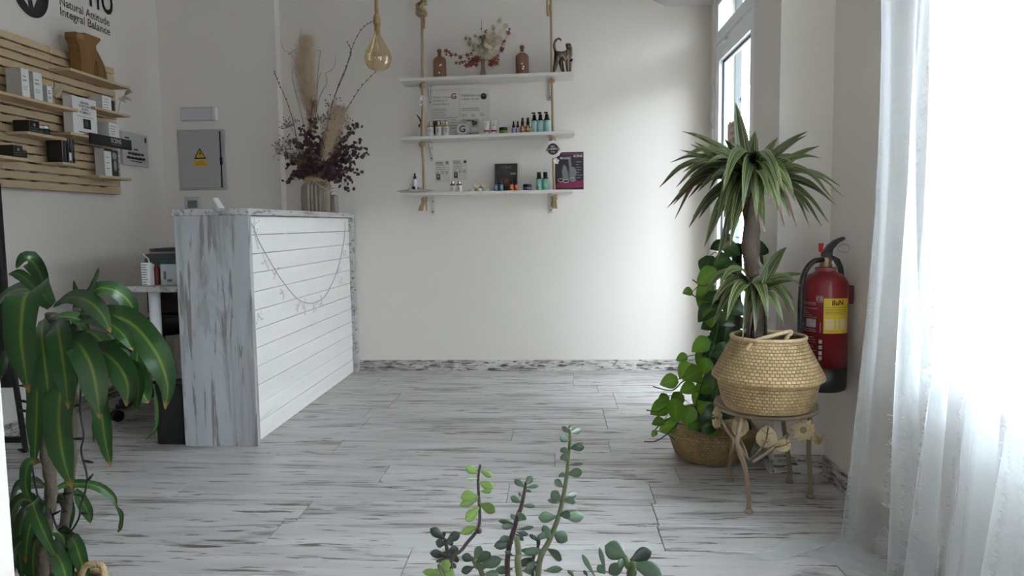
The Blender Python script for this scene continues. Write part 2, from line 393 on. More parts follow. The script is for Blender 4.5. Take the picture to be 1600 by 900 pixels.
def rect(mb, origin, ux, uz, w, h, t=.0003, n=(0,-1,0)):
    ux, uz, n = Vector(ux).normalized(), Vector(uz).normalized(), Vector(n); p = Vector(origin)+n*t
    return mb.add([p, p+ux*w, p+ux*w+uz*h, p+uz*h], [(0,1,2,3)])
def disc(mb, c, ux, uz, r, n=24, t=.0004, nrm=(0,-1,0), r2=None):
    ux, uz = Vector(ux).normalized(), Vector(uz).normalized(); c = Vector(c)+Vector(nrm)*t
    vs = [c+ux*(r*math.cos(2*PI*i/n))+uz*((r2 or r)*math.sin(2*PI*i/n)) for i in range(n)]
    return mb.add(vs, [tuple(range(n))])
X, Y, Z = Vector((1,0,0)), Vector((0,1,0)), Vector((0,0,1))
# ================================================================== THE SETTING
XL, XD, XR, YB, YS, HC = -2.64, 1.016, 1.055, 4.965, 4.88, 2.75
YF = -4.0
b = MB(); b.box((-2.9, YF-.2, -.12), (1.35, YB+.2, -.006)); floor = struct('floor', b, mat('floor_underlay', (.10,.09,.08), .9), label='floor of white-washed boards worn through to brown', cat='floor')
# the boards: rows run across the room; joints measured row by row where the photograph shows them
rows_y = [2.19-.192*k for k in range(20, 0, -1)] + [2.19, 2.379, 2.575, 2.771, 2.968, 3.150, 3.332, 3.530] + [3.530+.1925*k for k in range(1, 9)]
known = {2: 0}
def joint(px, py): return atz(px, py).x
row_joint = {20: [joint(1036, 850)], 21: [joint(1036, 840), joint(430, 850)], 22: [joint(790, 790), joint(1040, 830)], 23: [joint(580, 770), joint(1070, 765)], 24: [joint(867, 742), joint(390, 745)],
             25: [joint(957, 717), joint(505, 720)], 26: [joint(797, 697)], 27: [joint(952, 680), joint(550, 682)]}
rows_y = [y for y in rows_y if y < YB-.03]+[YB]
for i in range(len(rows_y)-1):
    y0, y1 = rows_y[i], rows_y[i+1]
    js = row_joint.get(i)
    if not js: js = [random.uniform(-1.2, .6)]
    js = sorted(js); xs = []
    x = js[0]
    while x > -2.64: xs.append(x); x -= 1.26
    x = js[0]
    lastx = js[0]
    for j in js[1:]:
        xs.append(j); lastx = j
    x = lastx+1.26
    while x < 1.2: xs.append(x); x += 1.26
    xs = sorted(set([-2.66]+[v for v in xs if v > -2.6]+[1.30]))
    for a, c in zip(xs, xs[1:]):
        if c-a < .03: continue
        g = .0012; h = random.uniform(-.0004, .0004)
        m = MB(); m.box((a+g, y0+g, -.008), (c-g, y1-g, h), bev=.0012); m.build('plank', plank_m, floor, origin=((a+c)/2, (y0+y1)/2, 0))

b = MB(); b.box((-2.9, YF-.2, HC), (1.35, YB+.2, HC+.1)); struct('ceiling', b, ceil_m, label='white ceiling', cat='ceiling')
# dropped soffit over the door, its inner flank sloping up to the ceiling
b = MB(); b.prism([(.725, 2.392), (1.30, 2.392), (1.30, HC), (-.05, HC)], 3.2, YB, Matrix.Identity(4)); struct('trim_1', b, ceil_m, label='white soffit over the glass door with sloping flank', cat='soffit')
b = MB(); b.box((-1.84, YB, -.1), (1.17, YB+.2, HC)); b.box((-2.9, YS, -.1), (-1.838, YB+.2, HC)); struct('wall_back', b, wall_m, label='white back wall, its left bay stepping forward', cat='wall')
b = MB(); b.box((XL-.25, YF-.2, -.1), (XL, YS, HC)); struct('wall_left', b, wall_m, label='white left wall behind the wooden slat board', cat='wall')
b = MB(); b.box((-2.9, YF-.2, -.1), (1.35, YF, HC)); struct('wall_front', b, dark_m, label='unseen wall behind the viewpoint, darkened to absorb bounce light', cat='wall')
# right wall with the window opening
WY0, WY1, WZ0, WZ1 = .25, 2.11, .578, 2.32
VY0, VY1 = -3.2, -1.75                                # unseen window added behind the viewpoint to bring in daylight
b = MB(); b.box((XR, YF, -.1), (1.30, 2.92, WZ0-.035)); b.box((XR, YF, WZ1), (1.30, 2.92, HC)); b.box((XR, YF, WZ0-.035), (1.30, VY0, WZ1)); b.box((XR, VY1, WZ0-.035), (1.30, WY0, WZ1)); b.box((XR, WY1, WZ0-.035), (1.30, 2.92, WZ1))
struct('wall_right', b, wall_m, label='white right wall with the curtained window', cat='wall')
b = MB(); b.box((.855, 2.912, -.1), (1.32, 3.29, HC)); struct('wall_pier', b, wall_m, label='white wall pier between the window wall and the glass door', cat='wall')
b = MB(); b.box((XD, 3.29, -.1), (1.30, 3.84, HC)); b.box((XD, 4.83, -.1), (1.17, YB, HC)); b.box((XD, 3.84, 2.40), (1.17, 4.83, HC)); struct('wall_door', b, wall_m, label='white wall strip around the glass door', cat='wall')
# near jamb at the left edge of view
P = aty(13, 730, 1.25)
b = MB(); b.box((P.x-.22, YF, -.1), (P.x, 1.25, HC), bev=.004); struct('wall_jamb', b, wall_m, label='white wall jamb at the lower left corner of the view', cat='wall')
# skirting boards
def skirting(name, a, c, n, h=.073, lab=''):
    a, c, n = Vector(a), Vector(c), Vector(n)*.014
    m = MB(); vs = [a, c, c+n, a+n, a+Z*h, c+Z*h, c+n*.6+Z*h, a+n*.6+Z*h]
    vs[2] = c+n; m.add(vs, [(0,3,2,1),(4,5,6,7),(0,1,5,4),(1,2,6,5),(2,3,7,6),(3,0,4,7)])
    struct(name, m, base_m if abs(n.y) > abs(n.x) else basey_m, label=lab, cat='baseboard', origin=(a+c)/2)
skirting('baseboard_back', (-1.36, YB, 0), (XD, YB, 0), (0,-1,0), lab='worn brown and white skirting along the back wall')
skirting('baseboard_pier', (.855, 2.912, 0), (XR-.014, 2.912, 0), (0,-1,0), lab='worn skirting across the wall pier')
skirting('baseboard_right', (XR, YF, 0), (XR, 2.912, 0), (-1,0,0), lab='worn skirting under the curtained window')
skirting('baseboard_left', (XL, YF, 0), (XL, YS, 0), (1,0,0), lab='worn skirting along the left wall')
skirting('baseboard_reveal', (.855, 2.898, 0), (.855, 3.29, 0), (-1,0,0), lab='worn skirting round the side of the wall pier')

# the window: sill, frame, panes
w = bpy.data.objects.new('window_1', None); COL.objects.link(w); w.location = (1.2, (WY0+WY1)/2, WZ0); w['kind'] = 'structure'; w['label'] = 'white framed window behind the sheer curtain'; w['category'] = 'window'
b = MB(); b.box((XR-.03, WY0-.02, WZ0-.035), (1.30, WY1+.005, WZ0), bev=.004); b.build('window_sill', marble_m, w)
b = MB(); fx0, fx1 = 1.20, 1.26
b.box((fx0, WY0, WZ0), (fx1, WY1, WZ0+.07)); b.box((fx0, WY0, WZ1-.07), (fx1, WY1, WZ1)); b.box((fx0, WY0, WZ0), (fx1, WY0+.07, WZ1)); b.box((fx0, WY1-.07, WZ0), (fx1, WY1, WZ1)); b.box((fx0, 1.19, WZ0+.07), (fx1, 1.28, WZ1-.07)); b.build('window_frame', pvc_m, w)
for y0, y1 in ((WY0+.07, 1.19), (1.28, WY1-.07)):
    b = MB(); b.box((1.228, y0, WZ0+.07), (1.232, y1, WZ1-.07)); b.build('pane', glass_w, w)

w = bpy.data.objects.new('window_added', None); COL.objects.link(w); w.location = (1.2, (VY0+VY1)/2, WZ0); w['kind'] = 'structure'; w['label'] = 'unseen white framed window added behind the viewpoint for more daylight'; w['category'] = 'window'
b = MB(); b.box((XR-.03, VY0-.02, WZ0-.035), (1.30, VY1+.02, WZ0), bev=.004); b.build('window_sill', marble_m, w)
b = MB(); b.box((fx0, VY0, WZ0), (fx1, VY1, WZ0+.07)); b.box((fx0, VY0, WZ1-.07), (fx1, VY1, WZ1)); b.box((fx0, VY0, WZ0), (fx1, VY0+.07, WZ1)); b.box((fx0, VY1-.07, WZ0), (fx1, VY1, WZ1)); b.build('window_frame', pvc_m, w)
b = MB(); b.box((1.228, VY0+.07, WZ0+.07), (1.232, VY1-.07, WZ1-.07)); b.build('pane', glass_w, w)

# the glazed door with its transom
d = bpy.data.objects.new('door_1', None); COL.objects.link(d); d.location = (XD, 4.32, 0); d['kind'] = 'structure'; d['label'] = 'white plastic glazed door with a transom at the end of the right wall'; d['category'] = 'door'
b = MB()
b.box((XD-.012, 4.80, 0), (XD+.07, 4.845, 2.40)); b.box((XD-.012, 3.83, 0), (XD+.07, 3.87, 2.40)); b.box((XD-.012, 3.87, 2.352), (XD+.07, 4.80, 2.40)); b.box((XD-.012, 3.87, 2.092), (XD+.07, 4.80, 2.12))
b.build('door_frame', pvc_m, d)
b = MB()                                            # leaf
b.box((XD-.006, 4.70, .01), (XD+.055, 4.798, 2.084)); b.box((XD-.006, 3.872, .01), (XD+.055, 3.962, 2.084)); b.box((XD-.006, 3.962, 1.982), (XD+.055, 4.70, 2.084)); b.box((XD-.006, 3.962, .01), (XD+.055, 4.70, .16))
b.build('door_leaf', pvc_m, d)
b = MB(); b.box((XD+.028, 3.962, .16), (XD+.032, 4.70, 1.982)); b.build('pane', glass_w, d)
b = MB()
for (y0, y1, z0, z1) in ((4.688, 4.70, .16, 1.982), (3.962, 3.968, .16, 1.982), (3.968, 4.688, 1.968, 1.982)): b.box((XD+.018, y0, z0), (XD+.026, y1, z1))
b.build('glazing_seal', mat('dark_seal', (.05,.07,.08), .6), d)
b = MB(); b.box((XD-.006, 4.74, 2.122), (XD+.05, 4.80, 2.35)); b.box((XD-.006, 3.87, 2.122), (XD+.05, 3.93, 2.35)); b.box((XD-.006, 3.93, 2.122), (XD+.05, 4.74, 2.165)); b.box((XD-.006, 3.93, 2.325), (XD+.05, 4.74, 2.35)); b.build('transom_frame', pvc_m, d)
b = MB(); b.box((XD+.024, 3.93, 2.165), (XD+.028, 4.74, 2.325)); b.build('transom_pane', glass_w, d)
for z in (1.86, 1.62):
    b = MB(); b.cyl((XD-.016, 4.812, z-.035), (XD-.016, 4.812, z+.035), .007); b.cyl((XD-.02, 4.812, z-.004), (XD-.02, 4.812, z+.004), .009); b.build('hinge', pvc_m, d)
b = MB(); P = atx(1132, 62, XD-.02); b.cbox(P, (.02, .09, .02), bev=.003); b.build('latch', pvc_m, d)

# outdoors: pavement, facade added to dim the windows, slab over the door
b = MB(); b.box((1.32, -8, -.22), (16, 16, -.14)); o = struct('pavement', b, mat('pale_pavement', (.30,.295,.285), .9, var=.1), label='pale pavement outside the glass door', cat='pavement')
b = MB(); b.box((7.0, -14, -.14), (8.0, 24, 3.3)); struct('facade_added', b, mat('opposite_render', (.32,.31,.30), .9, var=.1), label='rendered building front added across the street to dim the windows', cat='building')  # added front, keeps low sky light off the left wall
b = MB(); b.box((1.31, 3.3, 2.60), (3.2, 9, 2.75)); struct('roof_overhang', b, mat('grey_render', (.40,.39,.37), .9), label='rendered balcony slab over the glass door outside, deepened to cut sky light', cat='balcony')  # slab depth stretched to cut sky light through the door
o = MB().box((1.135, 4.80, 0), (1.172, 4.829, 2.40)).build('shutter_guide', mat('grey_guide', (.17,.20,.21), .5), d)
# ================================================================== SHEER CURTAIN
sheer = sheer_mat('sheer_white_voile', (.86,.89,.91), .73); sheer2 = sheer_mat('sheer_white_voile_inner', (.86,.88,.90), .86)
def curtain():
    t = thing('sheer_curtain', 'floor length sheer white curtain over the window, its hem pooling on the boards', 'curtain', (.93, 1.4, 0))
    def sheet(y0, y1, x0, folds, amp, ph, seed, pool, nu=150):
        rnd = random.Random(seed); m = MB(); vs = []; fs = []
        ph2 = [rnd.uniform(0, 6.28) for _ in range(4)]
        zs = [2.62-(2.60)*(k/40) for k in range(41)]
        rowsz = zs + [.010, .008, .008, .010, .007][:(5 if pool else 1)]
        for k, z in enumerate(rowsz):
            low = max(0, 1-z/1.5)
            for i in range(nu+1):
                u = i/nu; yy = y0+(y1-y0)*u
                a = amp*(.55+.9*low)
                ph_ = 2*PI*folds*u+ph+.9*math.sin(3*u*PI+ph2[0])+.5*low*math.sin(7*u+ph2[1])
                x = x0 + a*math.sin(ph_) + .35*a*math.sin(2.3*ph_+ph2[2]) + .012*math.sin(z*3+u*25+ph2[3])
                yv = yy + .035*math.cos(ph_*1.0+1)*(.6+low)
                edge = max(0, 1-u/.14)
                x -= low**1.7*(.055+.04*math.sin(u*9+ph2[1])) 
                yv += edge*low*.06
                zz = z
                if k >= len(zs):
                    j = k-len(zs)+1; x -= j*(.030+.018*math.sin(u*21+ph2[0])+.022*edge) * (1.0 if pool else .1)
                    yv += .012*math.sin(u*40+j)-edge*j*.028
                    zz = .006+.016*max(0, math.sin(u*33+j*1.9+ph2[2]))*(1 if j < 5 else .2)
                x = min(x, 1.030)
                vs.append(Vector((x, yv, zz)))
        n = nu+1
        for k in range(len(rowsz)-1):
            for i in range(nu): fs.append((k*n+i, k*n+i+1, (k+1)*n+i+1, (k+1)*n+i))
        m.add(vs, fs, None, True); return m
    sheet(2.285, .55, .945, 9.5, .024, .4, 3, True).build('curtain_panel', sheer, t)
    sheet(2.10, .60, 1.003, 5.0, .006, 2.1, 9, False, 110).build('curtain_panel', sheer2, t)
    m = MB(); m.cyl((.965, .35, 2.635), (.965, 2.42, 2.635), .011); m.build('curtain_rod', steel_m, t)
    for y in (.5, 2.36): MB().box((.955, y-.01, 2.625), (XR, y+.01, 2.65)).build('rod_bracket', steel_m, t)
curtain()

# ================================================================== RECEPTION COUNTER
CX0, CX1, CY0, CY1, CZ = -1.712, -1.369, 3.22, 4.955, 1.085
def counter():
    t = thing('reception_counter', 'reception counter with grey weathered end panel and white plank front', 'counter', ((CX0+CX1)/2, 4.05, 0))
    m = MB(); m.box((CX0, CY0, 0), (CX1, CY0+.032, CZ-.03), bev=.0015); m.build('end_panel', gray_end_m, t, label='grey weathered end panel')
    m = MB(); m.box((CX0, CY1-.04, 0), (CX1, CY1, CZ-.03), bev=.0015); m.build('end_panel', gray_top_m, t, label='pale weathered end panel against the back wall')
    m = MB(); m.box((CX0-.008, CY0-.006, CZ-.03), (CX1+.004, CY1, CZ), bev=.0015); m.build('counter_top', gray_top_m, t)
    n = 12; h = (CZ-.032)/n
    for i in range(n):
        m = MB(); d = random.uniform(-.002, .002)
        m.box((CX1-.055, CY0+.034, i*h+.001), (CX1-.028+d, CY1-.042, (i+1)*h-.0018), bev=.0012); m.build('plank', white_plank_m, t, origin=(CX1-.04, 4.05+random.uniform(-.3,.3), i*h))
    return t
counter()
# wire garland hung on the plank front
t = thing('wire_garland', 'silvery wire garland with white sprigs hung on the counter front', 'garland', (-1.385, 4.0, .8))
gp = [(392,347),(405.5,379),(430,422),(448,448),(464.5,466.7),(478,473),(491,473),(505.5,465.5),(515.5,450),(528,420),(535.5,386.7),(539,362),(539,346)]
pts = [atx(x, y, -1.385) for x, y in gp]
wire_m = mat('silver_wire', (.42,.42,.43), .4, metal=.6); sprig_m = mat('white_sprig', (.72,.72,.71), .6)
MB().tube(smooth_path(pts, 40), .0022, 5).build('wire', wire_m, t)
for (x, y) in ((397,352),(399,372),(414,408),(430,430),(442,455),(466,480),(475,478),(490,480),(503,472),(527,425),(404,493),(533,440),(537,400)):
    c = atx(x, y, -1.386); m = MB()
    for k in range(5):
        a = random.uniform(0, 2*PI); L = random.uniform(.025, .05); d = Vector((random.uniform(.0, .25), math.cos(a), math.sin(a))).normalized()
        m.tube([c, c+d*L*.5, c+d*L+Vector((0,0,-.006))], [.0018, .0014, .0008], 4)
        m.ball(c+d*L, .003, 6)
    m.build('sprig', sprig_m, t)

# ================================================================== DESK BEHIND THE COUNTER
DT = .735
t = thing('desk', 'grey wood desk on white round legs behind the counter', 'desk', (-1.85, 4.0, 0))
MB().box((-1.985, 3.27, DT-.028), (-1.72, 4.84, DT), bev=.002).build('desk_top', gray_top_m, t)
for (x, y) in ((-1.885, 3.335), (-1.885, 4.78), (-1.75, 4.78)):
    MB().cyl((x, y, 0), (x, y, DT-.028), .026, 16).build('leg', pvc_m, t)
def at_desk(px, Y): return aty(px, 464, Y).x
# carton with a straw
x = at_desk(233, 3.32); t = thing('juice_carton', 'small white printed drink carton with a bent straw on the desk', 'carton', (x, 3.32, DT))
MB().cbox((x, 3.32, DT+.053), (.038, .045, .106), bev=.002).build('box', white_m, t)
m = MB(); lines(m, (x-.016, 3.297, DT+.10), X, -Z, 9, .032, .004, .0115, .4); m.build('print', print_m, t)
MB().tube([(x+.010, 3.32, DT+.106), (x+.006, 3.32, DT+.125), (x-.016, 3.315, DT+.148)], .0032, 6).build('straw', white_m, t)
x = at_desk(243.5, 3.34); o = MB().lathe([(.012,0),(.014,.01),(.014,.075),(.008,.09),(.008,.1)], 12, Matrix.Translation((x, 3.36, DT))).build('sauce_bottle', mat('dark_red_plastic', (.16,.025,.015), .4), origin=(x, 3.36, DT)); tag(o, 'small dark red bottle between the drink carton and the white box', 'bottle')
t = thing('storage_box', 'white cardboard box on the desk under the pile of folders', 'box', (-1.775, 3.40, DT))
MB().box((-1.845, 3.33, DT), (-1.722, 3.55, DT+.098), bev=.002).build('box', mat('pale_blue_card', (.58,.62,.66), .6), t)
m = MB(); rect(m, (-1.832, 3.33, DT+.065), X, -Z, .012, .038); rect(m, (-1.815, 3.33, DT+.028), X, -Z, .024, .012); m.build('label', print_m, t)
fz = DT+.10
for i, (nm, colr, h, a, lab) in enumerate((('folder', (.05,.10,.10), .022, .03, 'dark green folder at the bottom of the pile on the desk'), ('folder', (.08,.07,.07), .024, -.05, 'dark brown folder in the middle of the pile on the desk'), ('magazine', (.28,.27,.26), .010, .08, 'grey magazine lying in the pile on the desk'), ('folder', (.025,.03,.035), .014, -.02, 'black folder on top of the pile on the desk'))):
    M = Matrix.Translation((-1.81, 3.46, fz)) @ Matrix.Rotation(a, 4, 'Z'); m = MB(); m.box((-.115+.01*i, -.13, 0), (.085, .13, h), M, bev=.003); o = m.build(nm, mat('folder_%d' % i, colr, .6), origin=(-1.81, 3.46, fz)); tag(o, lab, 'folder' if nm == 'folder' else 'magazine', 'papers piled on the desk'); fz += h+.0005
# drawer unit and black bin under the desk
t = thing('drawer_unit', 'dark drawer unit with brown wooden fronts under the desk', 'drawers', (-1.79, 3.75, 0))
m = MB(); m.box((-1.875, 3.62, 0), (-1.725, 4.1, .56)); m.build('carcass', black_mt, t)
for i in range(4):
    f_ = MB().box((-1.868, 3.605, .04+i*.125), (-1.732, 3.62, .152+i*.125), bev=.002).build('drawer', mat('brown_drawer', (.10,.06,.035), .6), t)
    MB().cbox((-1.80, 3.600, .10+i*.125), (.05, .012, .012)).build('handle', black_m, f_)
o = MB().box((-1.872, 3.62, .562), (-1.73, 3.85, .575)).build('notebook', mat('cream_notebook', (.30,.27,.20), .7), origin=(-1.80, 3.73, .562)); tag(o, 'cream notebook lying on the drawer unit under the desk', 'notebook')
t = thing('waste_bin', 'black rectangular bin beside the counter end panel', 'bin', (-1.79, 3.30, 0))
m = MB(); m.box((-1.856, 3.235, 0), (-1.716, 3.29, .285), bev=.008); m.build('bin_body', black_m, t)
MB().box((-1.860, 3.231, .285), (-1.714, 3.294, .30), bev=.004).build('lid', black_mt, t)
o = MB().tube([(-1.90,3.58,.40),(-1.86,3.52,.36),(-1.80,3.46,.338),(-1.722,3.42,.335)], .004, 6).build('white_cable', white_m); tag(o, 'thin white cable above the black bin', 'cable')
# office chair behind the desk
cx, cy = -2.16, 3.86
t = thing('office_chair', 'dark office chair on castors behind the desk', 'chair', (cx, cy, 0))
MB().lathe([(.02,.43),(.20,.44),(.225,.465),(.21,.50),(.02,.51)], 24, Matrix.Translation((cx,cy,0))).build('seat', black_mt, t)
MB().cyl((cx,cy,.10), (cx,cy,.44), .025).build('gas_post', black_m, t)
MB().box((cx-.19, cy+.20, .50), (cx+.19, cy+.25, .70), bev=.02).build('backrest', black_mt, t)
for k in range(5):
    a = 2*PI*k/5+.4; e = Vector((cx+.26*math.cos(a), cy+.26*math.sin(a), .075)); g = MB().tube([(cx,cy,.115), e], [.022,.014], 6).build('base_arm', black_m, t)
    m = MB(); s_ = Vector((-math.sin(a), math.cos(a), 0))
    for sg in (-1, 1): m.cyl(e+s_*(.014*sg)-Z*.045-s_*.008, e+s_*(.014*sg)-Z*.045+s_*.008, .03)
    m.build('caster', black_m, g)

# ================================================================== THINGS ON THE BACK WALL, LEFT BAY
t = thing('fuse_box', 'grey metal fuse box with yellow hazard stickers on the wall behind the counter', 'fuse box', (-2.37, YS, 1.457))
MB().box((-2.536, YS-.012, 1.254), (-2.204, YS, 1.656), bev=.003).build('surround', metal_m, t)
dr = MB().box((-2.512, YS-.024, 1.268), (-2.243, YS-.012, 1.640), bev=.002).build('door', mat('grey_enamel_door', (.44,.43,.415), .35), t)
MB().box((-2.240, YS-.018, 1.268), (-2.234, YS-.012, 1.640)).build('hinge_gap', black_m, t)
MB().box((-2.238, YS-.03, 1.42), (-2.228, YS-.012, 1.47)).build('latch', black_m, dr)
yel = mat('hazard_yellow', (.72,.40,.02), .5)
def tri(c, s): return [Vector(c)+Vector((-s/2, 0, -s*.43)), Vector(c)+Vector((s/2, 0, -s*.43)), Vector(c)+Vector((0, 0, s*.44))]
c = aty(312.5, 240, YS-.0245)
MB().add(tri(c+Vector((0,-.0004,0)), .082), [(0,1,2)]).build('hazard_border', black_m, dr); MB().add(tri(c+Vector((0,-.0009,-.001)), .060), [(0,1,2)]).build('hazard_sign', yel, dr)
m = MB(); q = c+Vector((0,-.0014,0)); m.add([q+Vector(v) for v in ((.006,0,.016),(-.008,0,-.002),(-.001,0,-.002),(-.004,0,-.020),(.009,0,.003),(.002,0,.003))], [(0,1,2),(0,2,5),(2,3,4),(2,4,5)]); m.build('lightning_bolt', black_m, dr)
c = aty(314, 255.5, YS-.0245); m = MB(); rect(m, c+Vector((-.045,0,.018)), X, -Z, .09, .036); m.build('hazard_text_plate', yel, dr)
text('RIESGO\nELÉCTRICO', .0135, black_m, dr, c+Vector((0,-.0006,.001)), thick=.0002)
o = thing('emergency_light', 'pale rectangular emergency light above the fuse box', 'light', (-2.37, YS, 1.756))
MB().box((-2.492, YS-.035, 1.712), (-2.262, YS, 1.800), bev=.006).build('diffuser', mat('pale_diffuser', (.55,.54,.55), .4), o); MB().box((-2.262, YS-.03, 1.712), (-2.250, YS, 1.800), bev=.003).build('end_cap', white_m, o)
t = thing('thermostat', 'white wall thermostat with grey screen above the counter top', 'thermostat', (-2.45, YS, 1.16))
MB().box((-2.502, YS-.022, 1.105), (-2.395, YS, 1.212), bev=.004).build('housing', mat('thermostat_plastic', (.52,.53,.53), .5), t)
MB().box((-2.478, YS-.0235, 1.135), (-2.414, YS-.022, 1.185)).build('screen', mat('grey_screen', (.17,.19,.16), .2), t)
# handset leaning in its cradle on the counter top
P = aty(352, 324, 3.6); t = thing('cordless_phone', 'white cordless phone tilted in its cradle on the counter', 'phone', (P.x, 3.55, CZ))
M = Matrix.Translation((P.x+.004, 3.55, CZ+.006)) @ Matrix.Rotation(-.52, 4, 'Y')
MB().box((-.010, -.024, 0), (.008, .024, .062), M, bev=.004).build('handset', mat('white_plastic', (.75,.75,.74), .35), t)
m = MB()
for i in range(5):
    for j in range(3): m.box((-.0125, -.016+.012*j, .006+.008*i), (-.010, -.008+.012*j, .011+.008*i), M)
m.build('keypad', mat('grey_keys', (.22,.22,.22), .5), t)
MB().box((P.x-.02, 3.515, CZ), (P.x+.025, 3.585, CZ+.010), bev=.003).build('cradle', mat('white_plastic', (.75,.75,.74), .35), t)
# steel plaque on the left wall
t = thing('plaque', 'engraved grey plaque fixed to the left wall beside the slat board', 'plaque', (XL, 4.5, 1.5))
a = atx(190, 205, XL+.02); c = atx(233, 258, XL+.02)
y0, y1, z0, z1 = a.y, c.y, atx(210, 259, XL+.02).z, atx(210, 208, XL+.02).z
MB().box((XL, y0, z0), (XL+.020, y1, z1), bev=.002).build('plate', mat('plaque_metal', (.52,.51,.50), .3), t)
m = MB(); w_, h_ = y1-y0, z1-z0
for (zz, ww, hh) in ((.52,.18,.010),(.40,.62,.014),(.355,.3,.007),(.27,.72,.014),(.23,.5,.007),(.15,.45,.006)):
    for k in range(5):
        L = w_*ww/5.6; rect(m, (XL+.0205, y0+w_*(.5-ww/2)+k*w_*ww/5, z0+h_*zz), Y, -Z, L, hh, n=(1,0,0))
rect(m, (XL+.0205, y1-w_*.14, z1-h_*.08), Y, -Z, w_*.08, h_*.16, n=(1,0,0)); rect(m, (XL+.0205, y0+w_*.1, z1-h_*.16), Y, -Z, w_*.16, h_*.05, n=(1,0,0))
m.build('engraving', print_d, t)

# lettering on the left wall: emblem, name, two lines
t = thing('wall_lettering', 'black lettering and round emblem stuck on the left wall above the slat board', 'lettering', (XL, 3.9, 2.1))
def wtext(body, p0, p1, size, sq=None):
    a, c = atx(*p0, XL+.001), atx(*p1, XL+.001)
    o = text(body, size, print_d, t, a+Vector((.001,0,0)), face='+X', align='LEFT', bold=.004)
    wd = max(v.co.y for v in o.data.vertices)-min(v.co.y for v in o.data.vertices)
    o.data.transform(Matrix.Diagonal((1, (c.y-a.y)/wd, 1, 1))); return o
wtext('Natural Attitude', (92, 1), (170, 37), .064)
wtext('Integral Balance', (93, 17), (171, 53), .064)
wtext('no', (136, -18), (173, -9), .30)
c = atx(47, -16, XL+.001); m = MB(); disc(m, c, Y, Z, .135, 40, .001, (1,0,0)); m.build('emblem', print_d, t)
m = MB()
for sg in (-1, 1):
    q = [(.015,-.085),(.05,-.02),(.075,.05),(.03,.02),(.005,-.04)] if sg > 0 else [(-.02,-.09),(-.085,-.035),(-.10,.03),(-.06,.0),(-.03,-.045)]
    m.add([c+Vector((.002, yy, zz)) for yy, zz in q], [tuple(range(5))])
m.build('emblem_cutout', wall_m, t)
# ================================================================== WOODEN SLAT BOARD ON THE LEFT WALL
SX = XL+.05; XF = -2.475
SB0, SB1, SZ0, SZ1 = 3.04, 4.284, 1.204, 1.940
t = thing('slat_board', 'pale wooden slat display board fixed to the left wall', 'slat board', (XL, 3.7, 1.57))
pit = (SZ1-SZ0+.009)/17
for i in range(17):
    z0 = SZ0+pit*i; z1 = z0+pit-.009
    cuts = [SB0, 3.727, SB1] if i > 6 else [SB0, 3.30 if i % 2 else 3.34, SB1]
    for a, c in zip(cuts, cuts[1:]):
        m = MB(); m.box((XL+.03, a+.0006, z0), (SX, c-.0006, z1), bev=.0012); m.build('slat', pine_m, t, origin=(SX, (a+c)/2+random.uniform(-2, 2)*0, z0))
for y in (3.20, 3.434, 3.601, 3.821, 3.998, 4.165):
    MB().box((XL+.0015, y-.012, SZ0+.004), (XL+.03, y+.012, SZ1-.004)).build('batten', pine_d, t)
shelf_defs = [('S1', 3.709, 4.246, 1.819, 'long pale wood shelf carrying the carved wooden cat'), ('S2', 3.10, 3.755, 1.616, 'long pale wood shelf carrying the three white boxes'),
  ('S3', 3.898, 4.229, 1.654, 'short pale wood shelf carrying the white box and black jar'), ('S4', 3.37, 3.648, 1.4565, 'short pale wood shelf carrying a black box and two silver-capped jars'),
  ('S5', 3.682, 4.225, 1.492, 'long pale wood shelf carrying the large white box and the black name strip'), ('S6', 3.12, 3.379, 1.3295, 'pale wood shelf carrying a black box at the left edge of view'),
  ('S7', 3.607, 3.707, 1.333, 'small pale wood shelf carrying the row of black boxes'), ('S8', 3.90, 4.205, 1.287, 'lowest pale wood shelf carrying the picture box')]
SH = {}
for k, y0, y1, z, lab in shelf_defs:
    yb0 = y0 - (0 if k != 'S7' else 0)
    m = MB(); m.box((SX, yb0, z-.007), (XF, y1, z+.007), bev=.001)
    o = m.build('display_shelf', pine_m, origin=(SX, (y0+y1)/2, z)); tag(o, lab, 'shelf', 'shelves clipped to the slat board'); SH[k] = z+.007
def boxy(name, lab, cat, x0, x1, y0, y1, z, h, m, group=None, face=None):
    t = thing(name, lab, cat, ((x0+x1)/2, (y0+y1)/2, z), group)
    MB().box((x0, y0, z), (x1, y1, z+h), bev=.001).build('carton', m, t)
    return t
card_g = mat('shaded_white_card', (.56,.55,.53), .6)  # white card greyed as if the carton sides stood in shade
def yz(px, py, x=XF-.005): return atx(px, py, x)
# three white cartons
for px0, px1, ytop, lab, idx in ((35, 47, 106, 'tall white carton, first of the three on the long slat shelf', 0), (53.5, 67, 112, 'tall white carton, middle of the three on the long slat shelf', 1), (74, 82, 134, 'short white carton, last of the three on the long slat shelf', 2)):
    y0, y1 = yz(px0, 150).y, yz(px1, 150).y; zt = yz(px0, ytop).z; z = SH['S2']
    t = boxy('carton', lab, 'box', -2.555, XF-.005, y0, y1, z, zt-z, card_g, 'white cartons on the slat board')
    xx = XF-.005; h = zt-z; m = MB(); rect(m, (xx, y0+.0015, zt-.0015), Y, -Z, y1-y0-.003, h-.003, .0009, (1,0,0)); m.build('bright_front', white_m, t)  # brighter lit front laid over the greyed carton
    m = MB()
    for k, (a, wd) in enumerate(((.27,.45),(.40,.55),(.44,.3),(.62,.6),(.68,.5),(.73,.6))): rect(m, (xx, y0+.15*(y1-y0), zt-h*a), Y, -Z, wd*(y1-y0), .004 if k < 2 else .002, .0014, (1,0,0))
    m.build('print', print_m, t)
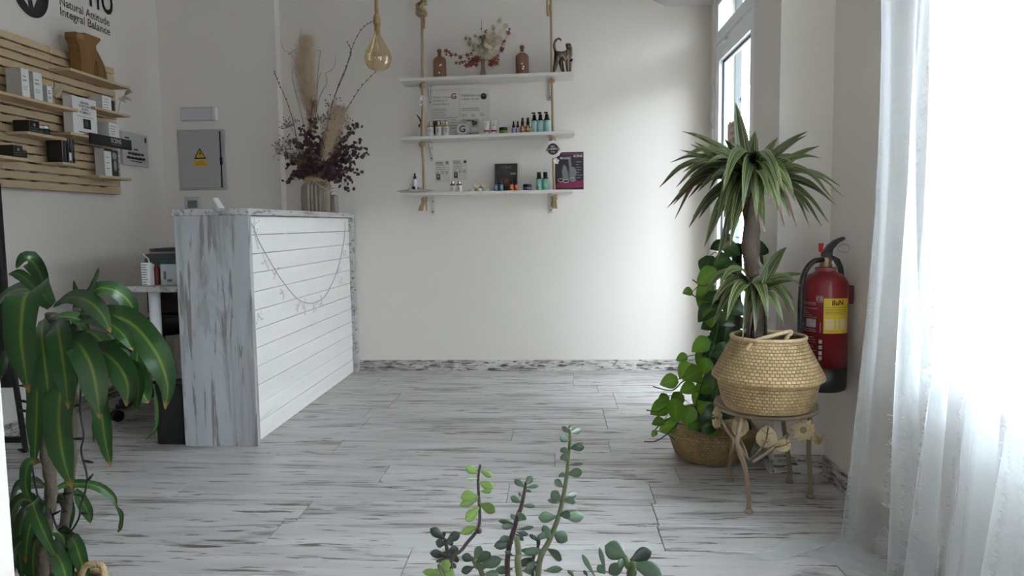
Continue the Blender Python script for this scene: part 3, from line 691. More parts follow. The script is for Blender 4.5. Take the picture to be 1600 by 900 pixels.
# large white box with the picture of a jar
y0, y1 = yz(114, 180, -2.50).y, yz(151, 180, -2.50).y; zb = SH['S5']; zt = yz(115, 149, -2.50).z
t = boxy('gift_box', 'large white box with bold print and a black jar picture, on the slat board', 'box', -2.552, -2.50, y0, y1, zb, zt-zb, white_m)
xx = -2.50; W, H = y1-y0, zt-zb
m = MB()
for k, wd in enumerate((.66, .80, .55, .70)):
    pass
text('ESENCIAL\nELIXIR PURO\nACEITE,\nVITAMINA C', H*.085, print_d, t, (xx+.0006, y0+W*.5, zt-H*.27), face='+X', bold=.02, name='lettering')
rect(m, (xx, y0+W*.15, zt-H*.50), Y, -Z, W*.72, H*.012, n=(1,0,0)); rect(m, (xx, y0+W*.2, zb+H*.09), Y, -Z, W*.55, H*.03, n=(1,0,0)); m.build('print', print_m, t)
m = MB(); rect(m, (xx, y0+W*.40, zt-H*.56), Y, -Z, W*.32, H*.26, .0005, (1,0,0)); m.build('picture', black_m, t)
m = MB(); rect(m, (xx, y0+W*.47, zt-H*.60), Y, -Z, W*.14, H*.18, .0009, (1,0,0)); m.build('picture_highlight', mat('dim_grey_print', (.10,.10,.10), .6), t)
# small white boxes and black jars
y0, y1 = yz(160, 165).y, yz(174, 165).y; z = SH['S3']; zt = yz(160, 149).z
t = boxy('carton', 'square white carton beside the black jar on the short upper slat shelf', 'box', -2.56, XF-.005, y0, y1, z, zt-z, card_g, 'white cartons on the slat board')
m = MB(); rect(m, (XF-.005, y0+.001, zt-.001), Y, -Z, y1-y0-.002, zt-z-.002, .0009, (1,0,0)); m.build('bright_front', white_m, t); m = MB(); lines(m, (XF-.005, y0+.01, zt-.015), Y, -Z, 4, .05, .003, .015, .4, .0014, (1,0,0)); m.build('print', print_m, t)
def jar(name, lab, cat, c, r, h, mb, ml, group=None, lid=.35, mlab=None):
    t = thing(name, lab, cat, c, group); M = Matrix.Translation(Vector(c))
    hb = h*(1-lid)
    MB().lathe([(r*.9,0),(r,.002),(r,hb-.002),(r*.92,hb)], 16, M).build('jar_body', mb, t)
    MB().lathe([(r*.96,hb),(r*1.02,hb+.002),(r*1.02,h-.003),(r*.95,h)], 16, M).build('lid', ml, t)
    return t
yj = (yz(174.5, 165).y+yz(183, 165).y)/2
jar('cream_jar', 'black cream jar beside the square white carton on the slat board', 'jar', (XF-.03, yj, SH['S3']), .024, yz(175, 157).z-SH['S3'], black_m, black_m, lid=.4)
y0, y1 = yz(170, 200).y, yz(185.5, 200).y; z = SH['S5']; zt = yz(170, 191).z
t = boxy('carton', 'white carton behind the black name strip on the slat board', 'box', -2.56, XF-.005, y0, y1, z, zt-z, card_g, 'white cartons on the slat board')
m = MB(); rect(m, (XF-.005, y0+.001, zt-.001), Y, -Z, y1-y0-.002, zt-z-.002, .0009, (1,0,0)); m.build('bright_front', white_m, t); m = MB(); lines(m, (XF-.005, y0+.012, zt-.018), Y, -Z, 4, .05, .003, .014, .4, .0014, (1,0,0)); m.build('print', print_m, t)
# black name strip along the shelf front
a, c = yz(141, 208, XF+.012), yz(205.5, 222, XF+.012)
t = thing('name_strip', 'black strip lettered SCENS along the front of a slat board shelf', 'sign', (XF+.01, (a.y+c.y)/2, 1.49))
MB().box((XF+.002, a.y, 1.455), (XF+.012, c.y, 1.512), bev=.001).build('strip', black_mt, t)
MB().box((-2.56, a.y-.01, 1.4995), (XF+.002, a.y+.15, 1.5035)).build('strip_tray', black_mt, t)
text('SCENS', .034, print_w, t, (XF+.0126, a.y+.60*(c.y-a.y), 1.490), face='+X', name='lettering')
m = MB(); rect(m, (XF+.0122, a.y+.50*(c.y-a.y), 1.472), Y, -Z, .09, .003, n=(1,0,0)); m.build('print', print_m, t)
# picture box on the lowest shelf
XP = -2.505
y0, y1 = yz(163, 250, XP).y, yz(187.5, 250, XP).y; z = SH['S8']; zt = yz(164, 231, XP).z
t = boxy('picture_box', 'white box with a black picture panel on the lowest slat board shelf', 'box', -2.56, XP, y0, y1, z, zt-z, card_g)
xx = XP; W, H = y1-y0, zt-z
m = MB(); rect(m, (xx, y0+.002, zt-.012), Y, -Z, W*.42, H-.014, .0005, (1,0,0)); m.build('bright_front', white_m, t)
m = MB(); rect(m, (xx, y0+W*.44, zt-.006), Y, -Z, W*.44, H-.012, .0005, (1,0,0)); rect(m, (xx, y0+.002, zt-.002), Y, -Z, W*.5, .014, .0008, (1,0,0)); m.build('picture', black_m, t)
m = MB(); lines(m, (xx, y0+W*.1, zt-H*.3), Y, -Z, 3, W*.24, .004, H*.2, .3, .001, (1,0,0)); m.build('print', print_m, t)
m = MB(); disc(m, (xx, y0+W*.64, zt-H*.24), Y, Z, W*.14, 14, .001, (1,0,0)); disc(m, (xx, y0+W*.66, zt-H*.58), Y, Z, W*.10, 14, .001, (1,0,0), r2=H*.20); m.build('pale_figure', mat('picture_grey', (.30,.30,.30), .6), t)
for k in range(5):
    m = MB(); rect(m, (xx, y1-W*.10, zt-H*(.06+.19*k)), Y, -Z, W*.07, H*.12, .0006, (1,0,0)); m.build('side_window', mat('kraft_window', (.35,.27,.19), .7), t)
# black boxes with silver edges
silver_m = mat('silver_print', (.45,.44,.43), .3, metal=.6)
def black_box(lab, px0, px1, pyt, shelf, x0=-2.56):
    y0, y1 = yz(px0, pyt).y, yz(px1, pyt).y; z = SH[shelf]; zt = yz(px0, pyt).z
    t = boxy('perfume_box', lab, 'box', x0, XF-.005, y0, y1, z, zt-z, black_m, 'black boxes on the slat board'); xx = XF-.005; W, H = y1-y0, zt-z
    m = MB(); disc(m, (xx, y0+W*.5, zt-H*.35), Y, Z, min(W, H)*.14, 14, .0006, (1,0,0)); rect(m, (xx, y0, zt), Y, -Z, W*.02, H, .0006, (1,0,0)); rect(m, (xx, y0+W*.15, zt-H*.62), Y, -Z, W*.7, H*.02, .0006, (1,0,0)); rect(m, (xx, y0+W*.15, zt-H*.80), Y, -Z, W*.7, H*.03, .0006, (1,0,0)); m.build('silver_print', silver_m, t)
    return t
black_box('black box with silver print beside two silver-capped jars on the slat board', 45, 61, 187, 'S4')
black_box('black box with silver print on the shelf at the left edge of view', 21, 35, 226, 'S6')
for px, lab in ((66, 'small silver-capped black jar next to the black box on the slat board'), (76, 'small silver-capped black jar at the outer end of its slat board shelf')):
    y = yz(px, 205).y; jar('cream_jar', lab, 'jar', (XF-.025, y, SH['S4']), .022, yz(px, 196).z-SH['S4'], black_m, steel_m, 'silver-capped jars on the slat board', .38)
y = yz(40, 245).y; jar('cream_jar', 'small black jar beside the black box at the left edge of view', 'jar', (XF-.022, y, SH['S6']), .021, yz(40, 235).z-SH['S6'], black_m, black_m, lid=.4)
ys = [3.545, 3.583, 3.621, 3.659, 3.69]
for k in range(4):
    z = SH['S7']; h = (.118, .125, .128, .122)[k]
    y0 = 3.612+.0245*k
    t = boxy('perfume_box', ('black slim box, nearest of the four in a row on the small slat shelf', 'black slim box, second from the near end of the row on the small slat shelf', 'black slim box with a white sticker in the row on the small slat shelf', 'black slim box, farthest of the four in a row on the small slat shelf')[k], 'box', -2.56, XF-.004, y0, y0+.0235, z, h, black_m, 'slim black boxes on the small slat shelf')
    m = MB(); rect(m, (XF-.004, y0+.001, z+h), Y, -Z, .002, h, .0006, (1,0,0)); m.build('silver_print', silver_m, t)
    if k == 2: m = MB(); rect(m, (XF-.004, y0+.004, z+.052), Y, -Z, .016, .04, .0006, (1,0,0)); m.build('sticker', white_m, t)
# glass jar at the far left and dried leaves tucked behind
jar_glass = glass_mat('smoky_jar_glass', mixw=.5, tint=(.80,.78,.70))
c = Vector((XF-.05, yz(-2, 140).y, SH['S2'])); t = thing('glass_dome', 'clear glass dome jar with dark sprigs at the left edge of the slat board', 'jar', c)
MB().lathe([(.042,0),(.044,.01),(.044,.10),(.035,.135),(.014,.155),(.001,.158)], 20, Matrix.Translation(c)).build('dome', jar_glass, t)
for k in range(4):
    a = c+Vector((random.uniform(-.02,.02), random.uniform(-.02,.025), .004)); m = MB(); m.tube([a, a+Vector((0,.003,.06)), a+Vector((.004,.008,.115))], .002, 4); m.ball(a+Vector((.004,.008,.115)), .010, 6); m.build('sprig', black_mt, t)
dry_m = leaf_mat('dry_pale_leaf', [(0, (.42,.36,.26)), (1, (.50,.44,.33))], .7, transl=.3)
P = yz(89, 142, XF-.03); t = thing('dried_leaf', 'round dried beige leaf tucked beside the short white carton', 'dried leaf', (P.x, P.y, SH['S2']))
MB().tube([(P.x, P.y-.015, SH['S2']), (P.x, P.y-.02, P.z+.06)], .0025, 5).build('stem', dry_m, t); MB().blade([P+Vector((0,-.02,-.035)), P, P+Vector((.01,.028,.03))], .05, 'oval', (1,0,0), .15).build('leaf', dry_m, t)
P = yz(186, 155, XF-.03); t = thing('dried_leaf', 'dried beige sprig with leaves standing beside the black jar on the slat board', 'dried leaf', (P.x, P.y-.02, SH['S3']))
MB().tube([(P.x, P.y-.02, SH['S3']), (P.x, P.y+.02, P.z+.01), (P.x+.02, P.y+.085, P.z+.055)], .0025, 5).build('stem', dry_m, t)
for q, e in (((0,-.01,0), (.01,.05,-.012)), ((0,.02,.01), (.02,.09,.005)), ((.01,.04,.03), (.02,.10,.06))): MB().blade([P+Vector(q), (P+Vector(q)).lerp(P+Vector(e), .5)+Z*.008, P+Vector(e)], .026, 'oval', (1,0,.3), .15).build('leaf', dry_m, t)
# carved wooden cat seen from behind
wood_c = worn_wood('carved_brown_wood', (.22,.115,.035), (.18,.09,.028), (.10,.05,.018), (3, 30), .62, .62, .5, axis='Z')
yc0, yc1 = atx(112, 100, -2.53).y, atx(160, 118, -2.53).y
t = thing('carved_cat', 'carved brown wooden block cat on the top slat board shelf', 'figurine', (-2.53, (yc0+yc1)/2, SH['S1']))
zz = SH['S1']; hh = atx(135, 55, -2.53).z-zz; ww = yc1-yc0
prof = [(.12,0),(1.0,0),(.97,.18),(.88,.42),(.74,.60),(.66,.68),(.66,.78),(.84,.97),(.80,1.0),(.30,.99),(.22,.945),(.02,.93),(.0,.80),(.10,.66),(.13,.45)]
M = Matrix.Translation((-2.53, yc0, zz)) @ Matrix.Rotation(PI/2, 4, 'Z')
MB().prism([(p*ww, q*hh) for p, q in prof], -.030, .030, M).build('body', wood_c, t)
MB().prism([(p*ww, q*hh) for p, q in ((.52,0),(.66,0),(.70,.25),(.60,.40),(.54,.2))], -.038, -.030, M).build('haunch', wood_c, t)
MB().prism([(p*ww, q*hh) for p, q in ((.03,.80),(.24,.80),(.24,.92),(.05,.91))], -.034, -.030, M).build('muzzle', mat('pale_carved_face', (.30,.19,.08), .6), t)

# ================================================================== ROPE-HUNG SHELVES ON THE BACK WALL
SYF, SYB = 4.765, YB
def hung_shelf(lab, xl, zl, xr, zr, rough_end=False):
    t = thing('hanging_shelf', lab, 'shelf', ((xl+xr)/2, SYF+.1, (zl+zr)/2), 'rope-hung shelves')
    ang = math.atan2(zr-zl, xr-xl); L = math.hypot(xr-xl, zr-zl); M = Matrix.Translation((xl, 0, zl)) @ Matrix.Rotation(-ang, 4, 'Y')
    MB().box((0, SYF, -.020), (L, SYB-.001, 0), M, bev=.002).build('board', shelf_m, t)
    if rough_end:
        m = MB(); m.prism([(-.03,.004),(.03,.012),(.17,.013),(.22,.004),(.16,-.006),(0,-.004)], SYF-.012, SYF+.011, M @ Matrix.Translation((0,0,.006))); m.build('bark_edge', mat('pale_bark', (.40,.36,.31), .9, bump=.5, bscale=80), t)
    for px in (671, 859):
        x = aty(px, 140, 4.93).x; zz = zl+(x-xl)*math.tan(ang)-.020
        m = MB(); m.box((x-.011, SYB-.006, zz-.125), (x+.011, SYB-.001, zz)); m.box((x-.011, SYF+.04, zz-.005), (x+.011, SYB-.001, zz))
        m.tube([(x, SYB-.006, zz-.085), (x, SYB-.05, zz-.045), (x, SYB-.10, zz-.006)], .006, 6)
        br = m.build('bracket', metal_m if px > 800 else mat('white_metal', (.60,.59,.57), .4), t)
        for q in (.035, .105): MB().cyl((x, SYB-.0085, zz-q), (x, SYB-.005, zz-q), .0045, 8).build('screw', black_mt, br)
    return t, (lambda x: zl+(x-xl)*math.tan(ang))
s1, z1f = hung_shelf('top limed board shelf on ropes with bottles, dried flowers and cat', -.998, 1.939, .122, 1.955)
s2, z2f = hung_shelf('middle limed board shelf on ropes with rows of cosmetics', -1.000, 1.567, .124, 1.587)
s3, z3f = hung_shelf('bottom limed board shelf on ropes with a bark edge at its left end', -1.005, 1.212, .110, 1.215, True)

def rope_mesh(mb, pts, r, n=9, tw=190, k=None):
    P = smooth_path([Vector(p) for p in pts], k or max(8, int(sum((Vector(a)-Vector(b)).length for a, b in zip(pts, pts[1:]))/.006)))
    vs = []; fs = []; up = None; s = 0
    for i, p in enumerate(P):
        t = (P[min(i+1, len(P)-1)]-P[max(i-1, 0)]).normalized(); s += (p-P[i-1]).length if i else 0
        if up is None: up = t.orthogonal().normalized()
        up = (up-t*up.dot(t)).normalized(); sd = t.cross(up)
        for j in range(n):
            a = 2*PI*j/n; rr = r*(.74+.30*abs(math.cos(1.5*(a-tw*s)))); vs.append(p+up*(rr*math.cos(a))+sd*(rr*math.sin(a)))
    for i in range(len(P)-1):
        for j in range(n):
            j2 = (j+1) % n; fs.append((i*n+j, i*n+j2, (i+1)*n+j2, (i+1)*n+j))
    fs.append(tuple(range(n-1,-1,-1))); fs.append(tuple((len(P)-1)*n+j for j in range(n)))
    return mb.add(vs, fs, None, True)
def knot(c, R, r, parent, nm='knot', turns=2.4, sq=.7):
    c = Vector(c); pts = []
    for i in range(31):
        a = 2*PI*turns*i/30; pts.append(c+Vector((R*math.cos(a), R*.7*math.sin(a), R*sq*math.sin(a*.55+.6)+.2*R*math.cos(a))))
    rope_mesh(MB(), pts, r, 7, 160, 60).build(nm, rope_m, parent)
def tassel(c, parent, lean=0, n=6, L=.075):
    c = Vector(c)
    for i in range(n):
        a = 2*PI*i/n+.3; e = c+Vector((math.cos(a)*.02+lean*.02*random.uniform(.2, 1.8), math.sin(a)*.016, -L*random.uniform(.75, 1.05)))
        MB().tube([c+Vector((math.cos(a)*.004, math.sin(a)*.004, 0)), c.lerp(e, .5)+Vector((math.cos(a)*.006, 0, 0)), e], [.005, .006, .0065], 6).build('rope_end', rope_m, parent)
RY = 4.79
for side in (0, 1):
    ex = (lambda z: aty(660+.014*(300-0), 0, RY).x) if side == 0 else None
    xs = [aty(p, q, RY).x for p, q in (((659, 0), (660, 125), (659, 205), (663, 300)) if side == 0 else ((861, 0), (862, 118), (864, 205), (866, 297)))]
    t = thing('shelf_rope', ('left' if side == 0 else 'right')+' jute rope holding the three wall shelves, knotted under each board', 'rope', (xs[1], RY, 1.5), 'ropes holding the wall shelves')
    rr = .0095 if side == 0 else .0085
    zf = [z1f(xs[1]), z2f(xs[2]), z3f(xs[3])]
    MBt = MB(); rope_mesh(MBt, [(xs[0], RY, 2.72), (xs[0], RY, 2.4), (xs[1], RY, zf[0]+.001)], rr); MBt.build('rope_length', rope_m, t)
    a = MB(); rope_mesh(a, [(xs[1], RY-.012, zf[0]-.03), (xs[1]+.003*side, RY-.010, (zf[0]+zf[1])/2), (xs[2], RY, zf[1]+.001)], rr); a.build('rope_length', rope_m, t)
    a = MB(); rope_mesh(a, [(xs[2], RY-.012, zf[1]-.03), (xs[2]+.008*(1-side), RY-.010, (zf[1]+zf[2])/2), (xs[3], RY, zf[2]+.001)], rr); a.build('rope_length', rope_m, t)
    for z, x in zip(zf, xs[1:]): knot((x, RY-.004, z-.048), .014, .008, t)
    if side == 0:
        kz = aty(657, 14, RY).z; knot((xs[0]-.004, RY, kz), .028, .011, t, turns=3.2, sq=1.5); a = MB(); rope_mesh(a, [(xs[0]+.01, RY-.012, kz-.02), (xs[0]+.015, RY-.01, kz-.07), (xs[0]+.012, RY-.006, kz-.125)], .007); a.build('rope_tail', rope_m, t)
    else:
        kz = aty(857, 18, RY).z; a = MB(); rope_mesh(a, [(xs[0]-.022, RY, kz+.30), (xs[0]-.024, RY-.005, kz+.02), (xs[0]-.016, RY, kz-.02), (xs[0]-.012, RY, kz+.04)], .008); a.build('rope_tail', rope_m, t)
    tassel((xs[3], RY-.004, zf[2]-.045), t, -1 if side == 0 else -.2)

# ------------------------------------------------------------------ things standing on the shelves
def lathe_part(nm, prof, m, t, c, n=18, sx=1, sy=1): return MB().lathe(prof, n, Matrix.Translation(Vector(c)), sx, sy).build(nm, m, t)
def on(px, k, Yd): 
    zf = (z1f, z2f, z3f)[k]; x = aty(px, 200, Yd).x; return Vector((x, Yd, zf(x)))
PXM = 4.86/1150*1.015                                # metres per photograph pixel at the shelves
flask_g = mat('rosy_brown_glass', (.30,.15,.10), .12, trans=.35, ior=1.4)
for px, topy, lab in ((689, 77, 'rosy brown glass flask at the left of the top shelf'), (817, 71, 'rosy brown glass flask with flower charm at the right of the top shelf')):
    c = on(px, 0, 4.86); h = aty(px, topy, 4.86).z-c.z; t = thing('glass_flask', lab, 'bottle', c, 'brown flasks on the top shelf'); w = .0425
    lathe_part('flask_body', [(w*.96,0),(w,.004),(w,h*.60),(w*.92,h*.68),(w*.55,h*.745),(w*.30,h*.77),(w*.28,h*.78)], flask_g, t, c, 20, 1, .55)
    lathe_part('flask_neck', [(w*.28,h*.77),(w*.27,h*.90),(w*.36,h*.905),(w*.36,h*.95),(w*.30,h)], flask_g, t, c)
    for k in range(3):
        q = c+Vector((random.uniform(-.02,.02), -w*.56, h*random.uniform(.2,.55))); m = MB(); disc(m, q, X, Z, .006, 8); m.build('pressed_flower', white_m, t)
    if px > 800: MB().tube([c+Vector((.016*math.cos(a), .016*math.sin(a)-.004, h*.76)) for a in [2*PI*i/12 for i in range(12)]], .004, 6, closed=True).build('neck_ring', mat('beige_cord', (.45,.36,.24), .8), t)
# vase with dried flowers
c = on(756, 0, 4.86)+Z*.0012; t = thing('dried_bouquet', 'small glass vase of dried cream and red leaves on the top shelf', 'bouquet', c)
lathe_part('vase', [(.022,0),(.024,.006),(.017,.04),(.012,.075),(.014,.10),(.018,.115)], glass_mat('bronze_vase_glass', (.9,.8,.7), .05, .5, (.55,.45,.38)), t, c)
mo = c+Z*.112
def leafcl(mb, p, r, nrm):
    nrm = Vector(nrm).normalized(); ux = nrm.orthogonal().normalized(); uz = nrm.cross(ux); n = 10
    vs = [p]+[p+ux*(r*math.cos(2*PI*i/n))+uz*(r*1.15*math.sin(2*PI*i/n)) for i in range(n)]; mb.add(vs, [(0, 1+i, 1+(i+1) % n) for i in range(n)])
lun_m = mat('dried_cream_disc', (.56,.46,.32), .6, var=.2, vscale=40); lun2 = mat('dried_green_disc', (.30,.26,.17), .7, var=.2, vscale=40); red_m = mat('dried_red_leaf', (.20,.045,.02), .6, var=.35, vscale=30)
twig_m = mat('brown_twig', (.10,.065,.045), .8)
def pt(px, py, dy=0): return aty(px, py, 4.86+dy)
for k, (tx, ty, n, mm, r) in enumerate(((784, 25, 9, lun_m, .016), (790, 40, 8, lun_m, .017), (770, 48, 9, lun_m, .018), (778, 58, 8, lun_m, .016), (802, 52, 6, lun_m, .014), (745, 55, 8, lun2, .017), (757, 50, 9, lun2, .018), (735, 72, 6, lun2, .017), (727, 54, 5, lun2, .013), (752, 30, 3, twig_m, .008), (768, 70, 8, lun_m, .017), (754, 75, 8, lun_m, .017))):
    dy = random.uniform(-.05, .04); e = pt(tx, ty, dy); mid = mo.lerp(e, .5)+Vector((0, 0, .02)); P = smooth_path([mo, mid, e], 12); m = MB(); m.tube(P, .0014, 4)
    for i in range(n):
        q = P[5+i*7//max(1, n)]+Vector((random.uniform(-.03,.03), random.uniform(-.03,.03), random.uniform(-.025,.025))); leafcl(m, q, r*random.uniform(.6, 1), (random.uniform(-.6,.6), -1, random.uniform(-.5,.5)))
    m.build('dried_sprig', mm, t)
def maple(mb, p, r, a0, nrm):
    nrm = Vector(nrm).normalized(); ux = nrm.orthogonal().normalized(); uz = nrm.cross(ux); vs = [p]
    for i in range(10):
        a = a0+2*PI*i/10; q = r if i % 2 == 0 else r*.42; vs.append(p+ux*(q*math.cos(a))+uz*(q*math.sin(a))+nrm*(.1*q*(i % 3-1)))
    mb.add(vs, [(0, 1+i, 1+(i+1) % 10) for i in range(10)])
for pts in ([(752,92),(735,86),(706,86),(700,79)], [(752,95),(738,97),(727,101)], [(758,94),(775,92),(782,75),(797,48)], [(760,90),(768,98),(772,92)], [(752,92),(744,90),(740,95),(715,96)]):
    dy = random.uniform(-.05, .0); P = smooth_path([pt(x, y, dy) for x, y in pts], 14); m = MB(); m.tube(P, .0016, 4)
    for i in range(3, 15): maple(m, (lambda q: Vector((q.x, q.y, max(q.z, c.z+.032))))(P[i]+Vector((random.uniform(-.018,.018), random.uniform(-.02,.02), random.uniform(-.022,.014)))), random.uniform(.012, .023), random.uniform(0, 6), (random.uniform(-.6,.6), -1, random.uniform(-.6,.6)))
    m.build('red_leaf_branch', red_m, t)
# striped cat figurine: one body grown from a skeleton
cat_m = bpy.data.materials.new('brown_striped_wood'); cat_m.use_nodes = True
_n = cat_m.node_tree; _p = _n.nodes['Principled BSDF']; _p.inputs['Roughness'].default_value = .45
_w = _n.nodes.new('ShaderNodeTexWave'); _w.inputs['Scale'].default_value = 14; _w.inputs['Distortion'].default_value = 3; _tc = _n.nodes.new('ShaderNodeTexCoord'); _n.links.new(_tc.outputs['Object'], _w.inputs[0])
_r_ = ramp(_n.nodes, [(.0, (.075,.045,.03)), (.80, (.09,.055,.036)), (.97, (.26,.19,.12))]); _n.links.new(_w.outputs[0], _r_.inputs[0]); _n.links.new(_r_.outputs[0], _p.inputs['Base Color'])
def skin(name, verts, edges, radii, m, parent, root=0, lv=2):
    me = bpy.data.meshes.new(name); pw = world_loc(parent); me.from_pydata([tuple(Vector(v)-pw) for v in verts], edges, []); o = bpy.data.objects.new(name, me); COL.objects.link(o); o.parent = parent
    sk = o.modifiers.new('s', 'SKIN'); o.modifiers.new('u', 'SUBSURF').levels = lv
    for i, r in enumerate(radii): sv = me.skin_vertices[0].data[i]; sv.radius = (r, r); sv.use_root = (i == root)
    bpy.context.view_layer.update(); me2 = bpy.data.meshes.new_from_object(o.evaluated_get(bpy.context.evaluated_depsgraph_get())); bpy.data.objects.remove(o)
    me2.materials.clear(); me2.materials.append(m); me2.name = name
    for p in me2.polygons: p.use_smooth = True
    return link(name, me2, parent)
cY = 4.84
def cp(lx, ly, dy=0): return aty(840+lx/9, 30+ly/9, cY+dy)
zc = z1f(aty(880, 100, cY).x)
t = thing('cat_figurine', 'dark brown carved cat figurine with curled striped tail on the top shelf', 'figurine', (aty(880,100,cY).x, cY, zc))
V = [cp(280,495,.0), cp(350,510), cp(420,500), cp(455,455), cp(435,395), cp(455,392,-.012),   # 0 hip 1 belly 2 chest 3 neck 4 head 5 muzzle
     cp(262,590,-.016), cp(225,690,-.016), cp(325,600,.018), cp(365,700,.018), cp(412,600,-.014), cp(425,695,-.014), cp(455,600,.014), cp(448,695,.014),
     cp(248,460), cp(232,380), cp(242,310), cp(285,272), cp(325,280), cp(328,312), cp(392,345,.006), cp(447,338,.006)]
for i in (7, 9, 11, 13): V[i].z = zc+.008
E_ = [(0,1),(1,2),(2,3),(3,4),(4,5),(0,6),(6,7),(0,8),(8,9),(2,10),(10,11),(2,12),(12,13),(0,14),(14,15),(15,16),(16,17),(17,18),(18,19),(4,20),(4,21)]
skin('body', V, E_, [.028,.027,.027,.021,.026,.015, .017,.011,.017,.011,.014,.010,.014,.010, .010,.009,.0085,.008,.007,.006,.007,.007], cat_m, t)
m = MB(); q = cp(385,560); 
for w_ in (0, 1): m.tube([cp(345+w_*14,478,-.022), cp(372+w_*8,540,-.024), cp(402,590-w_*20,-.022), cp(420-w_*6,540,-.024), cp(428-w_*10,495,-.020)], .0022, 5)
m.build('painted_chevrons', mat('pale_paint', (.50,.42,.30), .6), t)
for i, (lx, ly) in enumerate(((430,385),(462,382))): m = MB(); m.ball(cp(lx, ly, -.019), .0035, 6); m.build('eye', mat('pale_green_eye', (.45,.5,.30), .3), t)

# cosmetics: lathe-turned pieces shared between alike bottles
CACHE = {}
def turned(nm, prof, m, t, n=16, z=0, sx=1, sy=1):
    key = (nm, tuple(prof), m.name, sx, sy)
    if key not in CACHE: me = MB().lathe(prof, n, None, sx, sy).mesh(nm); me.materials.append(m); CACHE[key] = me
    return link(nm, CACHE[key], t, (0, 0, z))
def tiny_print(t, r, z0, z1, m=print_m, rows=4):
    m_ = MB(); p = world_loc(t)
    for i in range(rows): w_ = r*random.uniform(.5, 1.0); zz = z1-(z1-z0)*i/rows; rect(m_, p+Vector((-w_/2, -r*1.03, zz)), X, -Z, w_, (z1-z0)/rows*.35)
    m_.build('print', m, t)
white_l = mat('white_label', (.74,.73,.72), .5); gold_l = mat('gold_band', (.40,.26,.05), .4, metal=.5); clear_c = mat('silver_ball_cap', (.62,.60,.58), .25, metal=.7)
amber_m = mat('amber_glass', (.42,.16,.02), .15, trans=.3); teal_m = mat('teal_plastic', (.30,.56,.52), .4); teal2_m = mat('green_teal_plastic', (.20,.50,.38), .3); lilac_m = mat('lilac_glass', (.30,.26,.40), .2)
for px, lab in ((672.5, 'white labelled bottle with gold band, outermost left on the middle shelf'), (685, 'white labelled bottle with gold band, central of three on the middle shelf'), (697.5, 'white labelled bottle with gold band next to the round tin')):
    c = on(px, 1, 4.83); t = thing('oil_bottle', lab, 'bottle', c, 'gold banded bottles on the middle shelf'); r = .0205
    turned('bottle_body', [(r*.95,0),(r,.003),(r,.063)], white_l, t); turned('gold_band', [(r,0),(r,.008),(r*.75,.012)], gold_l, t, z=.063)
    turned('stopper', [(r*.45,0),(r*.45,.009),(.008,.012),(.010,.020),(.007,.027),(.001,.029)], clear_c, t, z=.074); tiny_print(t, r, .02, .05)
c = on(722.5, 1, 4.82); t = thing('round_tin', 'round silver tin with a black letter G on its lid, standing on edge', 'tin', c)
Mr = Matrix.Translation(c+Z*.040) @ Matrix.Rotation(PI/2, 4, 'X'); MB().lathe([(.0385,-.012),(.0395,-.010),(.0395,.010),(.0385,.012)], 32, Mr).build('tin_body', steel_m, t)
m = MB(); disc(m, c+Vector((0,-.0124,.040)), X, Z, .036, 32); m.build('lid_label', mat('silver_label', (.50,.50,.50), .5), t); text('G', .058, print_d, t, c+Vector((.001,-.0134,.040)), bold=.02)
c = on(727, 1, 4.87); t = thing('acrylic_card', 'small clear card holder with printed leaflet behind the round tin', 'card holder', c)
MB().box((c.x-.038, 4.868, c.z), (c.x+.043, 4.872, c.z+.098)).build('leaflet', mat('grey_leaflet', (.52,.50,.47), .6), t); m = MB(); lines(m, (c.x-.03, 4.868, c.z+.09), X, -Z, 4, .05, .004, .012, .3); m.build('print', print_m, t)
MB().box((c.x+.036, 4.858, c.z), (c.x+.040, 4.872, c.z+.105)).build('acrylic_edge', mat('clear_acrylic', (.8,.8,.8), .1, trans=.5), t)
c = on(739, 1, 4.835); t = thing('name_block', 'clear block with dark script lettering beside the round tin', 'sign', c)
MB().box((c.x-.032, 4.83, c.z), (c.x+.034, 4.842, c.z+.029), bev=.001).build('block', mat('frosted_block', (.50,.48,.46), .3), t)
text('natural', .024, print_d, t, (c.x+.001, 4.8295, c.z+.0145), bold=.02)
red_b = mat('red_band', (.42,.05,.03), .5); cap_w = mat('white_cap', (.74,.72,.72), .35)
for px, lab in ((760, 'white cream tube with red band next to the name block'), (771.5, 'white cream tube with red band next to the green jar')):
    c = on(px, 1, 4.84); t = thing('cream_tube', lab, 'tube', c, 'white tubes on the middle shelf')
    turned('cap', [(.0135,0),(.014,.002),(.014,.020),(.012,.022)], cap_w, t); turned('red_band', [(.0165,0),(.0175,.002),(.018,.008)], red_b, t, z=.022)
    m = MB(); n = 14; vs = []; rs = ((.018,.016,.030),(.020,.013,.055),(.0235,.003,.088),(.0235,.001,.091))
    for (a, bb, z) in rs: vs += [c+Vector((a*math.cos(2*PI*i/n), bb*math.sin(2*PI*i/n), z)) for i in range(n)]
    fs = [(j*n+i, j*n+(i+1) % n, (j+1)*n+(i+1) % n, (j+1)*n+i) for j in range(3) for i in range(n)]+[tuple(3*n+i for i in range(n))]; m.add(vs, fs, None, True); m.build('tube_body', cap_w, t); tiny_print(t, .014, .05, .075, rows=3)
c = on(786.5, 1, 4.83); jar('cream_jar', 'green cream jar with black lid on the middle shelf', 'jar', c, .027, .044, mat('green_jar', (.16,.30,.03), .25), black_m, lid=.45)
